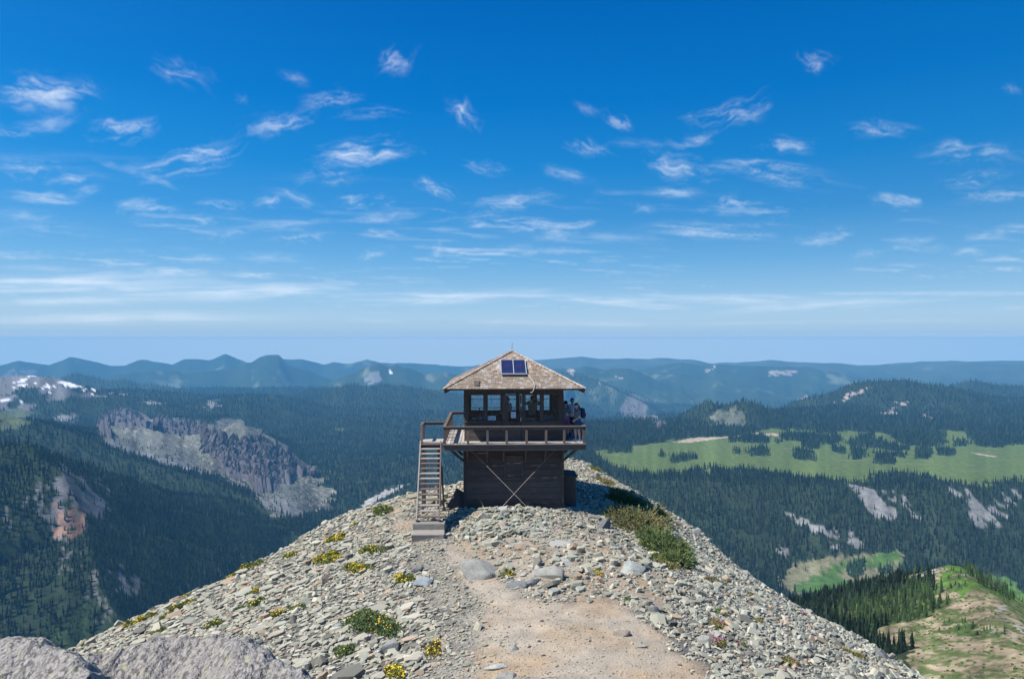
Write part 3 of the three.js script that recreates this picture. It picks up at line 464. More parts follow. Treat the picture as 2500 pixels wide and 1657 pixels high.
const ledgeZone = zone([[1085, 1300], [1330, 1280], [1500, 1310], [1560, 1360], [1640, 1420], [1640, 1500], [1520, 1480], [1400, 1460], [1280, 1450], [1170, 1400], [1100, 1340]]);
const wob = (x, z) => 1.25 * fbm(x * 0.55, z * 0.55, 5);
// how far the spot is trodden bare: 1 on the path, 0 on rubble
const bareAt = (x, z) => Math.max(sst(-0.3, 0.5, sandZone(x, z) + wob(x, z)), 0.8 * sst(-0.2, 0.4, pathZone(x, z) + wob(x, z)));
const gravelAt = (x, z) => sst(-0.3, 0.5, gravelZone(x, z) + wob(x + 9, z));
const ledgeAt = (x, z) => sst(-0.4, 0.6, ledgeZone(x, z) + wob(x, z + 7));
const soilTex = dataTex(1024, (u, v) => { const a = tileNoise(u, v, 6, 5), b = tileNoise(v, u, 60, 3), c = tileNoise(u, v, 150, 2); const k = 0.72 + 0.22 * a + 0.28 * b + 0.25 * c; return [k, k * (1 - 0.03 * a), k * (1 - 0.07 * a)]; });
const ridgeMesh = (() => {
  const S = 0.13, NX = Math.round((FX1 - FX0) / S), NZ = Math.round((FZ1 - FZ0) / S), n = (NX + 1) * (NZ + 1), pos = new Float32Array(n * 3), col = new Float32Array(n * 3), uv = new Float32Array(n * 2), idx = [];
  for (let j = 0, o = 0; j <= NZ; j++) for (let i = 0; i <= NX; i++, o++) {
    const x = FX0 + (FX1 - FX0) * i / NX, z = FZ0 + (FZ1 - FZ0) * j / NZ;
    pos[o * 3] = x; pos[o * 3 + 1] = groundH(x, z); pos[o * 3 + 2] = z; uv[o * 2] = x / 2.6; uv[o * 2 + 1] = z / 2.6;
    const bare = bareAt(x, z), gr = gravelAt(x, z), le = ledgeAt(x, z), k = sst(-0.25, 0.45, fbm(x * 0.45 + 2, z * 0.45, 4) + 0.12 * (x - 1) * sst(5, 0, Math.abs(z + 20)));
    let r = lerp(.12, .37, Math.max(bare, le * 0.8)), g = lerp(.114, lerp(.315, .265, k), Math.max(bare, le * 0.8)), b = lerp(.104, lerp(.245, .165, k), Math.max(bare, le * 0.8));  // dark ground between scree stones: shade of the gaps put into the colour
    r = lerp(r, .31, gr * .7); g = lerp(g, .285, gr * .7); b = lerp(b, .24, gr * .7);
    const m = (1 + 0.25 * fbm(x * 1.7, z * 1.7 + 3, 3)) / 0.72; col[o * 3] = r * m; col[o * 3 + 1] = g * m; col[o * 3 + 2] = b * m;
  }
  for (let j = 0; j < NZ; j++) for (let i = 0; i < NX; i++) { const a = j * (NX + 1) + i, b = a + 1, c = a + NX + 1, d = c + 1; idx.push(a, c, b, b, c, d); }
  const g = new THREE.BufferGeometry(); g.setAttribute('position', new THREE.BufferAttribute(pos, 3)); g.setAttribute('color', new THREE.BufferAttribute(col, 3)); g.setAttribute('uv', new THREE.BufferAttribute(uv, 2)); g.setIndex(idx); g.computeVertexNormals();
  const m = add(g, 'rocky_ridge', new THREE.MeshStandardMaterial({ vertexColors: true, map: soilTex, bumpMap: soilTex, bumpScale: 0.035, roughness: 0.97 }));
  m.userData.kind = 'structure';
  return m;
})();
// angular plates of slate: an irregular outline, split along flat planes
function plate(r, flat = 0.26, sides = 6) {
  const top = [], bot = [], n = sides, ph = r() * 6, len = rr(0.62, 0.95, r);
  for (let i = 0; i < n; i++) { const a = ph + (i + rr(-0.3, 0.3, r)) / n * Math.PI * 2, q = rr(0.38, 0.56, r), x = Math.cos(a) * q, z = Math.sin(a) * q * len; top.push(new THREE.Vector3(x * rr(.8, .97, r), flat * (0.5 + rr(-.16, .16, r)), z * rr(.8, .97, r))); bot.push(new THREE.Vector3(x, -flat * (0.5 + rr(0, .1, r)), z)); }
  return new ConvexGeometry([...top, ...bot]);
}
const GR = rng(91), plates = []; for (let i = 0; i < 9; i++) { const g = plate(GR, [0.13, 0.18, 0.24, 0.34, 0.16, 0.5, 0.14, 0.2, 0.6][i], 5 + (i % 3)); g.deleteAttribute('uv'); plates.push(g); }
const stoneTone = (x, z, r) => { const q = r(), cool = sst(2, 8, x) * 0.8; let c; if (q < 0.10 - cool * .04) c = [.36, .295, .24]; else if (q < 0.19) c = [.16, .165, .16]; else if (q < 0.46) c = [.40, .40, .365]; else c = [.325 - .02 * cool, .338, .305 + .02 * cool]; const m = rr(0.68, 1.1, r); return [c[0] * m * 1.10, c[1] * m * 1.02, c[2] * m * .87]; };
const up3 = new THREE.Vector3(0, 1, 0), Q1 = new THREE.Quaternion(), Q2 = new THREE.Quaternion(), Q3 = new THREE.Quaternion(), N3 = new THREE.Vector3();
const slopeN = (x, z, e = 0.25) => N3.set(groundH(x - e, z) - groundH(x + e, z), 2 * e, groundH(x, z - e) - groundH(x, z + e)).normalize();
function lay(x, z, s, r, tilt, sink = 0.12, lift = 0) {        // a matrix that lays a plate on the ground
  Q1.setFromUnitVectors(up3, slopeN(x, z)); const bed = r() < .68, a = bed ? -.75 + rr(-.45, .45, r) : r() * 6.28; Q2.setFromAxisAngle(up3, bed ? -a + rr(-.3, .3, r) : r() * Math.PI * 2); Q3.setFromAxisAngle(new THREE.Vector3(Math.cos(a), 0, Math.sin(a)), bed ? tilt * .8 + .12 : tilt);
  return new THREE.Matrix4().compose(new THREE.Vector3(x, groundH(x, z) + s * sink + lift, z), Q1.clone().multiply(Q3).multiply(Q2), new THREE.Vector3(s * rr(.95, 1.45, r), s * rr(.75, 1.25, r), s * rr(.6, .95, r)));
}
{
  const r = rng(4711), list = [];
  const plots = CUSHIONS.map(([px, py, w, h, , , , , lean = 0]) => { const p = fore(px, py); if (!p) return null; const d = -p.z, W = w / F * d / 2; return [p.x, p.z, W * .85, Math.max(W * .5, h / F * d * 1.25) * .68, Math.cos(lean), Math.sin(lean)]; }).filter(Boolean), inPlot = (x, z) => plots.some(([a, b, w, h, c, s]) => { const X = x - a, Z = z - b, u = (X * c + Z * s) / w, v = (-X * s + Z * c) / h; return u * u + v * v < .8; });
  const inTower = (x, z) => { const X = x, Z = z + 32.15; return Math.abs(X) < 2.25 && Math.abs(Z) < 2.25; };
  for (let z = -50; z < -12.5; z += 0.092) for (let x = -18; x < 15; x += 0.092) {
    const X = x + rr(-.05, .05, r), Z = z + rr(-.05, .05, r), d = -Z, q = r();
    if (Math.abs(X) > d * 0.8 + 0.8 || inTower(X, Z) || (inPlot(X, Z) && q > .1)) continue;
    const T = X < crestT(d, 1) ? leftT : rightT; if (Math.abs(X) > Math.abs(T(d, 1)) + 1.0) continue;      // out of sight beyond the shoulder
    const bare = bareAt(X, Z), gr = gravelAt(X, Z), le = ledgeAt(X, Z), heap = sst(-.35, .3, fbm(X * .7 + 40, Z * .7, 3));
    const p = lerp(lerp(0.58 + .3 * heap, 0.20 + .28 * heap, le), 0.055 + 0.6 * gr, Math.max(bare, gr * .8));
    if (q > p) continue;
    const u = r(); let s = 0.066 + 0.15 * Math.pow(u, 2.1) + (u > 0.965 ? 0.16 * r() : 0) + (u > 0.994 ? .22 * r() : 0);
    if (X < 1 && d < 20) s *= 1.12;
    s = lerp(s, 0.04 + 0.07 * u * u, Math.max(bare, gr) * .92); if (le > 0.5 && u > .9) s *= 1.3;
    list.push([X, Z, s, u]);
  }
  list.sort((a, b) => b[2] * b[2] / (b[1] * b[1]) - a[2] * a[2] / (a[1] * a[1]));
  const mats = [...Array(14)].map((_, i) => { const c = stoneTone(i % 2 ? 6 : -6, 0, r); return std(c[0], c[1], c[2], 0.93, { name: 'slate' }); });
  const rest = plates.map(() => []);
  list.forEach(([x, z, s], i) => {
    const M = lay(x, z, s, r, Math.pow(r(), 1.5) * 0.95, 0.17), k = i < 260 ? [0, 1, 2, 4, 6, 7][Math.floor(r() * 6)] : Math.floor(r() * plates.length);
    if (i < 210) { const m = add(plates[k], 'stone', mats[Math.floor(r() * mats.length)], ridgeMesh); m.applyMatrix4(M); }
    else rest[k].push([M, stoneTone(x, z, r)]);
  });
  rest.forEach((L, k) => {
    const im = new THREE.InstancedMesh(plates[k], std(1, 1, 1, 0.93, { name: 'slate' }), L.length); im.name = 'scree'; im.userData.kind = 'stuff'; im.castShadow = im.receiveShadow = true;
    const c = new THREE.Color(); L.forEach(([M, t], i) => { im.setMatrixAt(i, M); im.setColorAt(i, c.setRGB(...t)); }); ridgeMesh.add(im);
  });
  // fine gravel on the trodden ground
  const gl = []; for (let i = 0; i < 60000 && gl.length < 15000; i++) { const x = rr(-6, 9, r), z = rr(-29, -13, r), b = Math.max(bareAt(x, z), gravelAt(x, z)); if (b < 0.3 || r() > .35 + .65 * gravelAt(x, z)) continue; gl.push(lay(x, z, rr(.018, .05, r), r, r() * .6, .1)); }
  const im = new THREE.InstancedMesh(plates[5], std(1, 1, 1, 0.95, { name: 'gravel' }), gl.length); im.name = 'gravel'; im.userData.kind = 'stuff'; const c = new THREE.Color();
  gl.forEach((M, i) => { im.setMatrixAt(i, M); const t = stoneTone(-3, 0, r); im.setColorAt(i, c.setRGB(t[0] * 1.08, t[1], t[2] * .94)); }); ridgeMesh.add(im);
}
// ------------------------------------------------------------------ conifers
// a spire of drooping tiers with ragged edges
function spire(r, tiers, seg, rad, low = 0.04) {
  const p = []; 
  for (let t = 0; t < tiers; t++) {
    const y0 = low + (1 - low) * Math.pow(t / tiers, 0.92), y1 = Math.min(1, y0 + (1 - low) * 1.75 / tiers), R = rad * Math.pow(1 - y0, 0.85) * rr(.85, 1.1, r), ph = r() * 6;
    const ring = []; for (let i = 0; i < seg; i++) { const a = ph + i / seg * 6.283, q = R * (i % 2 ? rr(.45, .7, r) : rr(.85, 1.15, r)); ring.push([Math.cos(a) * q, y0 - R * .12 + (i % 2 ? .03 : 0), Math.sin(a) * q]); }
    for (let i = 0; i < seg; i++) { const a = ring[i], b = ring[(i + 1) % seg]; p.push(...a, 0, y1, 0, ...b); }
  }
  const g = new THREE.BufferGeometry(); g.setAttribute('position', new THREE.Float32BufferAttribute(p, 3)); g.computeVertexNormals(); return g;
}
const TR = rng(300), far3 = [spire(TR, 4, 6, .15), spire(TR, 4, 6, .19), spire(TR, 5, 6, .13)];
const crowns = [spire(TR, 9, 10, .15, .07), spire(TR, 8, 10, .19, .05), spire(TR, 10, 10, .125, .08), spire(TR, 7, 9, .23, .03)];
const trunkGeo = new THREE.CylinderGeometry(.004, .017, .9, 6); trunkGeo.translate(0, .43, 0);
const treeTone = (x, z, kind, r) => { const m = .8 * Math.pow(2, rr(-1, 1.05, r)) * (1 + .35 * fbm(x / 220, z / 220, 3)), k = r(); const c = kind === 'grove' ? [.020, .034, .017] : kind.startsWith('spur') ? [.05, .083, .03] : kind === 'brush' ? [.034, .056, .022] : [.019, .031, .017]; const w = k < .10 ? 1.5 : 1; return [c[0] * m * w + (k > .975 ? .05 : 0), c[1] * m * (w * .98) + (k > .975 ? .045 : 0), c[2] * m + (k > .975 ? .04 : 0)]; };
{
  const r = rng(8088), all = [];
  const TH = 41 * Math.PI / 180;
  for (let d = 170; d < 8600;) {
    const s = clamp(d * 0.0043, 3.3, 30), step = s * 1.0;
    for (let a = -TH; a < TH; a += s / d) {
      const th = a + rr(-.5, .5, r) * s / d, dd = d + rr(-.5, .5, r) * step, x = Math.sin(th) * dd, z = -Math.cos(th) * dd, kind = coverAt(x, z), C = COVER[kind];
      if (C[3] <= 0) continue;
      let p = C[3]; if (kind === 'forest') p = 0.82 * sst(-.5, -.12, fbm(x / 130, z / 130, 4) + .1); if (kind === 'scree') p *= dd < 250 ? .08 : .3;
      if (r() > p) continue;
      const y = H(x, z); if (kind === 'forest' && y > summit(x, z) - .5 && y > -120) continue;
      let h = lerp(10.5, 20, r()) * (1 + .25 * fbm(x / 90, z / 90, 2)); if (dd > 1700) h *= lerp(1, 1.35, sst(1700, 4500, dd)); if (dd > 4500) h *= lerp(1, 1.25, sst(4500, 8000, dd));
      if (kind === 'forest' && x > 0 && z > -720) h *= .48; if (kind === 'grove') h *= 1.05; if (kind.startsWith('spur')) h = (rr(2.5, 7.5, r) + (r() < .1 ? 3 : 0)) * (kind === 'spurShrub' ? .38 : 1) * (1 + .3 * fbm(x / 30, z / 30, 2)); if (kind === 'brush' || kind === 'scrub') h *= .45; if (kind === 'hillScree') h *= .4; if (kind === 'alpine') h *= .55; if (kind === 'snags') h *= .6;
      all.push([x, y - h * .03, z, h, kind, dd]);
    }
    d += step;
  }
  // the ones that show largest are trees of their own: those of the near spur, of the lower meadow and along the great meadow's edge
  const score = (t) => { const k = t[4]; let s = t[3] / t[5]; if (k === 'spurTrees' || k === 'dry' || k === 'spurGreen' || k === 'spurRock' || k === 'spurGrass') s *= 3; else if (k === 'grove') s *= 1.6; return s; };
  const sees = (t) => { const [x, y, z, h] = t; const top = y + h; for (let k = 1; k < 60; k++) { const f = k / 60; if (H(x * f, z * f) > lerp(EYE, top, f) - 0.5) return false; } return Math.abs(x / z) < .76; };
  all.sort((a, b) => score(b) - score(a));
  const near = [], rest = [], quota = { spurTrees: 150, grove: 110 }, used = {};
  for (const t of all) if (near.length < 295 && !/^(scree|forest|spurShrub|snags|alpine|burn|rock)$/.test(t[4]) && (used[t[4]] ?? 0) < (quota[t[4]] ?? 12) && sees(t)) { near.push(t); used[t[4]] = (used[t[4]] ?? 0) + 1; } else rest.push(t);
  const matsC = [...Array(8)].map((_, i) => new THREE.MeshLambertMaterial({ color: new THREE.Color().setRGB(.040 * (0.7 + i * .09), .066 * (0.7 + i * .09), .026 * (0.7 + i * .08)), name: 'needles' })), bark = std(.09, .07, .055);
  const proto = new THREE.Group(); add(crowns[0], 'crown', matsC[0], proto); add(trunkGeo, 'trunk', bark, proto);
  const LAB = {
    spurTrees: ['dark green conifer in the stand along the near grassy spur', 'conifers on the near spur'],
    spurRock: ['small conifer beside the grey rock on the near spur', 'conifers by the spur rock'], spurGreen: ['dark conifer on the bright green flank of the near spur', 'conifers on the green flank'],
    spurGrass: ['lone small conifer on the dry grass of the near spur', 'lone conifers of the spur'], spurSand: ['lone small conifer on the bare sand of the near spur', 'conifers on the spur sand'], spurTalus: ['small conifer in the grey stones of the near spur', 'conifers on the spur stones'],
    dry: ['dark conifer at the rim of the small lower meadow', 'conifers of the lower meadow'], grove: ['dark conifer in one of the groves of the green meadows', 'conifers of the meadow groves'],
    brush: ['conifer in the light green brush of the gully foot', 'conifers in the gully brush'], talus: ['single conifer on a pale talus field', 'conifers on the talus'], scrub: ['conifer on a bushy open slope', 'conifers on open slopes'], red: ['conifer in the red gully', 'conifers of the red gully'],
  };
  for (const [x, y, z, h, kind] of near) {
    const t = proto.clone(); t.name = numbered('conifer_tree'); const k = Math.floor(r() * crowns.length);
    t.children[0].geometry = crowns[kind.startsWith('spur') ? k : k % 3]; t.children[0].material = matsC[Math.floor(r() * (kind.startsWith('spur') ? 8 : 5))];
    t.position.set(x, y, z); t.scale.set(h, h, h); t.rotation.y = r() * 6.28; scene.add(t);
    const L = LAB[kind] ?? LAB.grove, px = CX + x / -z * F, py = CY - (y - EYE) / -z * F; let [lab, grp] = L;
    if (kind === 'grove') { const a = py > 1250 ? 'lower meadow' : 'great meadow', b = a === 'lower meadow' ? (px < 2125 ? 'left grove' : 'right grove') : (px < 1700 ? 'leftmost groves' : px < 1860 ? 'left groves' : px < 1990 ? 'middle groves' : px < 2120 ? 'right groves' : 'rightmost groves') + (py < 1075 ? ' on the far side' : ' on the near side'); lab = `dark conifer in the ${b} of the ${a}`; grp = `conifers in the ${b} of the ${a}`; }
    if (kind === 'spurTrees') { const b = px > 2330 ? 'right of the near spur peak' : px > 2240 ? 'just left of the near spur peak' : px > 2150 ? 'in the upper middle of the near spur stand' : px > 2080 ? 'in the lower middle of the near spur stand' : 'at the lower left end of the near spur stand'; lab = `dark green conifer ${b}`; grp = `conifers ${b}`; }
    tag(t, lab, 'conifer', grp);
  }
  const groups = { };
  for (const t of rest) { const nm = t[5] > 2300 ? (t[0] < 0 ? 'far_forest' : 'plateau_forest') : t[0] < 0 ? 'left_valley_forest' : 'right_slope_forest'; (groups[nm] ??= []).push(t); }
  const names = { far_forest: 'distant forest', plateau_forest: 'plateau forest', left_valley_forest: 'valley forest', right_slope_forest: 'slope forest' };
  const q = new THREE.Quaternion(), v = new THREE.Vector3(), sc = new THREE.Vector3(), M = new THREE.Matrix4(), c = new THREE.Color();
  for (const nm in groups) {
    const L = groups[nm], byK = [[], [], []]; for (const t of L) byK[Math.floor(r() * 3)].push(t);
    const holder = new THREE.Group(); holder.name = { far_forest: 'distant_forest', plateau_forest: 'plateau_forest', left_valley_forest: 'valley_forest', right_slope_forest: 'slope_forest' }[nm]; holder.userData.kind = 'stuff'; scene.add(holder);
    byK.forEach((A, k) => {
      const im = new THREE.InstancedMesh(far3[k], new THREE.MeshLambertMaterial({ color: 0xffffff, name: 'needles' }), A.length); im.name = 'trees'; im.userData.kind = 'stuff';
      A.forEach((t, i) => { q.setFromAxisAngle(up3, r() * 6.28); const w = rr(.85, 1.25, r) * (t[4] === 'spurShrub' ? 2 : t[4] === 'brush' ? 1.4 : 1) * (t[5] > 2500 ? 1.25 : 1); im.setMatrixAt(i, M.compose(v.set(t[0], t[1], t[2]), q, sc.set(t[3] * w, t[3], t[3] * w))); im.setColorAt(i, c.setRGB(...treeTone(t[0], t[2], t[4], r))); });
      holder.add(im);
    });
  }
  // low tufts and stones on the near spur
  const tuft = [], stone = []; for (let z = -620; z < -130; z += 1.5) for (let x = 60; x < 460; x += 1.5) { const X = x + rr(-1, 1, r), Z = z + rr(-1, 1, r); if (X / -Z > .78 || X / -Z < .42) continue; const k = coverAt(X, Z); if (!k.startsWith('spur') || k === 'spurTrees') continue; const q = r(); if (k !== 'spurSand' ? q < .6 * sst(-.15, .3, fbm(X / 12, Z / 12, 3)) : q < .14) tuft.push([X, Z, rr(.3, 1.0, r)]); else if (q > (k === 'spurSand' ? .86 : .97)) stone.push([X, Z, rr(.2, .6, r)]); }
  const bush = new THREE.IcosahedronGeometry(1, 1); { const p = bush.attributes.position, rb = new ImprovedNoise(); for (let i = 0; i < p.count; i++) { const k = .75 + .5 * rb.noise(p.getX(i) * 2.2, p.getY(i) * 2.2, p.getZ(i) * 2.2); p.setXYZ(i, p.getX(i) * k, p.getY(i) * k * .62, p.getZ(i) * k); } bush.computeVertexNormals(); }
  for (const [L, g, nm, f] of [[tuft, bush, 'heather_tufts', () => { const m = rr(.6, 1.3, r); return [.07 * m, .095 * m, .034 * m]; }], [stone, plates[5], 'spur_stones', () => { const m = rr(.7, 1.2, r); return [.3 * m, .28 * m, .25 * m]; }]]) { const im = new THREE.InstancedMesh(g, new THREE.MeshLambertMaterial({ color: 0xffffff }), L.length); im.name = nm; im.userData.kind = 'stuff'; L.forEach(([x, z, s], i) => { q.setFromAxisAngle(up3, r() * 6.28); im.setMatrixAt(i, M.compose(v.set(x, H(x, z), z), q, sc.set(s, s, s))); im.setColorAt(i, c.setRGB(...f())); }); scene.add(im); }
  console.log('trees', all.length, 'near', near.length, JSON.stringify(near.reduce((a, t) => (a[t[4]] = (a[t[4]] ?? 0) + 1, a), {})));
}
// ------------------------------------------------------------------ the dark crag on the left spur
function crag(top, bot, seed, amp, name) {
  const tops = top.map(([x, y]) => { const q = land(x, y + 14); return [x, y, -q[1]]; }), at = (L, x, k) => { for (let i = 1; i < L.length; i++) if (x <= L[i][0]) { const t = (x - L[i - 1][0]) / (L[i][0] - L[i - 1][0]); return lerp(L[i - 1][k], L[i][k], t); } return L[L.length - 1][k]; };
  const x0 = top[0][0], x1 = top[top.length - 1][0], NS = Math.round((x1 - x0) / 1.6), NT = 26, pos = [], col = [], idx = [];
  for (let i = 0; i <= NS; i++) {
    const px = lerp(x0, x1, i / NS), pt = at(tops, px, 1), pb = at(bot, px, 1), dT = at(tops, px, 2), B = land(px, pb), T = P(px, pt, dT), end = Math.sin(Math.PI * i / NS) ** 0.35;
    const m = T[0], tooth = (ridged(m / 60 + seed, 2.2, 4) * 24 + ridged(m / 19, seed, 2) * 9) * end * amp, yT = T[2] + tooth, yB = H(B[0], B[1]) - 6;
    for (let k = -1; k <= NT; k++) {
      const t = Math.max(0, k) / NT, y = lerp(yT, yB, k < 0 ? 0.35 : t), f = Math.pow(t, 1.9);
      let x = lerp(T[0], B[0], f), z = lerp(T[1], B[1], f);
      const wm = m + 30 * fbm(m / 70, y / 60 + seed, 3) + .25 * (y - yT), n = (ridged(wm / 95 + seed, y / 120, 5) * 0.6 + 0.5) * 44 + ridged(wm / 31 + 3, y / 38 + seed, 4) * 17 + fbm(m / 8, y / 8, 3) * 9, o = (k < 0 ? -35 : n * Math.sin(Math.PI * Math.min(1, 0.12 + t * 0.86)) * end * amp);
      z += o; pos.push(x, y + (k > 0 && k < NT ? 4 * fbm(m / 14 + 9, y / 10, 2) : 0), z);
      const gull = sst(0.15, -0.3, ridged(wm / 95 + seed, y / 120, 5) - .1) * (.25 + .75 * t), v = 1 + .5 * fbm(m / 20, y / 34, 3); pos.length && col.push(lerp(.105 * v, .2, gull), lerp(.092 * v, .185, gull), lerp(.094 * v, .175, gull));
    }
  }
  const R = NT + 2; for (let i = 0; i < NS; i++) for (let k = 0; k < R - 1; k++) { const a = i * R + k, b = a + R; idx.push(a, a + 1, b, b, a + 1, b + 1); }
  const g0 = new THREE.BufferGeometry(); g0.setAttribute('position', new THREE.Float32BufferAttribute(pos, 3)); g0.setAttribute('color', new THREE.Float32BufferAttribute(col, 3)); g0.setIndex(idx); const g1 = g0.toNonIndexed(); g1.computeVertexNormals();
  const r = rng(seed * 31), parts = [g1], n = Math.round((x1 - x0) * 1.5 * amp);       // buttresses and pinnacles standing out of the face
  for (let i = 0; i < n; i++) {
    const a = Math.floor(rr(.04, .96, r) * NS), k = Math.floor(Math.pow(r(), 1.3) * (NT - 5)) + 1, o = (a * (NT + 2) + k) * 3, h = rr(22, 62, r) * amp * (k < 5 ? 1 : .8), w = rr(9, 24, r) * amp;
    const v = []; for (let q = 0; q < 9; q++) { const t = q / 8, ang = r() * 6.283, rad = w * (1.05 - .75 * t) * rr(.6, 1, r); v.push(new THREE.Vector3(Math.cos(ang) * rad, h * (t - .55), Math.sin(ang) * rad)); } v.push(new THREE.Vector3(rr(-3, 3, r), h * .5, rr(-3, 3, r)));
    const c = new ConvexGeometry(v); c.deleteAttribute('uv'); c.translate(pos[o], pos[o + 1], pos[o + 2]); const m = c.attributes.position.count, cc = new Float32Array(m * 3), tn = rr(.65, 1.25, r); for (let q = 0; q < m; q++) cc.set([.105 * tn, .092 * tn, .092 * tn], q * 3); c.setAttribute('color', new THREE.BufferAttribute(cc, 3)); parts.push(c);
  }
  const g = mergeGeometries(parts);
  add(g, name, new THREE.MeshLambertMaterial({ vertexColors: true })).userData.kind = 'structure';
}
crag([[238, 1034], [250, 1022], [262, 1012], [285, 1010], [308, 1002], [320, 1008], [335, 1016], [356, 1030]], [[238, 1058], [262, 1077], [285, 1066], [308, 1062], [335, 1060], [356, 1046]], 2, .8, 'cliff');
crag([[372, 1036], [382, 1026], [395, 1022], [410, 1023], [424, 1034], [436, 1048]], [[372, 1052], [382, 1066], [395, 1074], [410, 1077], [424, 1076], [436, 1068]], 7, .7, 'cliff');
crag([[432, 1046], [448, 1036], [461, 1032], [480, 1040], [505, 1050], [528, 1060], [545, 1074], [570, 1077], [592, 1078], [634, 1083], [676, 1096], [710, 1112], [727, 1134], [738, 1150]], [[432, 1070], [448, 1096], [486, 1112], [528, 1126], [549, 1160], [570, 1172], [592, 1181], [634, 1206], [676, 1204], [697, 1196], [718, 1174], [738, 1164]], 11, 1, 'cliff');
crag([[738, 1146], [750, 1142], [765, 1146], [775, 1154]], [[738, 1152], [750, 1158], [765, 1160], [775, 1160]], 19, .5, 'cliff');
// ------------------------------------------------------------------ the lookout tower (its own axes: x right, y up from the foot, z towards the camera)
const TZ = -32.15, TURN = 0.038;
const tower = base('lookout_tower', 0, 0, TZ, TURN);
tag(tower, 'dark brown timber fire lookout with shingled pyramid roof, glazed cabin and railed walkway', 'lookout tower');
const toWorld = (x, y, z) => new THREE.Vector3(x, y, z).applyAxisAngle(up3, TURN).add(new THREE.Vector3(0, 0, TZ));
const grain = dataTex(512, (u, v) => { const a = tileNoise(u * 1, v, 5, 3), g1 = fbm(u * 6 + 3, v * 90, 3), g2 = fbm(u * 20, v * 230 + 5, 2), k = clamp(0.72 + .18 * a + .30 * g1 + .16 * g2, .25, 1); return [k, k, k]; });
const woodMat = (r, g, b, rough = .82) => std(r / .72, g / .72, b / .72, rough, { map: grain, bumpMap: grain, bumpScale: .004, name: 'wood' });
const TWr = rng(1934);
const dark = [...Array(6)].map((_, i) => { const m = .78 + i * .09; return woodMat(.082 * m, .063 * m, .056 * m); });
const railW = [...Array(4)].map((_, i) => { const m = .85 + i * .1; return woodMat(.115 * m, .09 * m, .078 * m); });
const deckW = [...Array(6)].map((_, i) => { const m = .8 + i * .09; return woodMat(.36 * m, .325 * m, .295 * m, .9); });
const pickM = (a) => a[Math.floor(TWr() * a.length)];
// box with grain running along its longest side; uv in metres
function plank(w, h, d, bev = 0.006) {
  const b = Math.min(bev, w * .2, h * .2, d * .2), g = new RoundedBoxGeometry(w, h, d, 1, b), p = g.attributes.position, n = g.attributes.normal, uv = g.attributes.uv, L = w >= h && w >= d ? 0 : h >= d ? 1 : 2, off = TWr() * 7;
  for (let i = 0; i < p.count; i++) { const c = [p.getX(i), p.getY(i), p.getZ(i)], N = [Math.abs(n.getX(i)), Math.abs(n.getY(i)), Math.abs(n.getZ(i))]; const o = [0, 1, 2].filter((k) => k !== L); const k = N[o[0]] > N[o[1]] ? o[1] : o[0]; uv.setXY(i, c[L] / 2 + off, c[k] / 1.0 + off * .37); }
  return g;
}
function beam(name, mat, w, h, d, x, y, z, parent = tower, rx = 0, ry = 0, rz = 0) { const m = add(plank(w, h, d), name, mat, parent); m.position.set(x, y, z); m.rotation.set(rx, ry, rz); return m; }
function strut(name, mat, a, b, w, h, parent = tower) { const A = new THREE.Vector3(...a), B = new THREE.Vector3(...b), D = B.clone().sub(A), m = add(plank(w, h, D.length()), name, mat, parent); m.position.copy(A).lerp(B, .5); m.lookAt === undefined; const q = new THREE.Quaternion(), z = D.normalize(), x = new THREE.Vector3().crossVectors(Math.abs(z.y) > .98 ? new THREE.Vector3(1, 0, 0) : up3, z).normalize(), y = new THREE.Vector3().crossVectors(z, x); m.quaternion.setFromRotationMatrix(new THREE.Matrix4().makeBasis(x, y, z)); return m; }
function tube(name, mat, list, r, parent, seg = 24, sides = 6) { return add(new THREE.TubeGeometry(new THREE.CatmullRomCurve3(list.map((p) => new THREE.Vector3(...p))), seg, r, sides), name, mat, parent); }
const HW = 2.17, DK = 2.87, HD = 3.05;
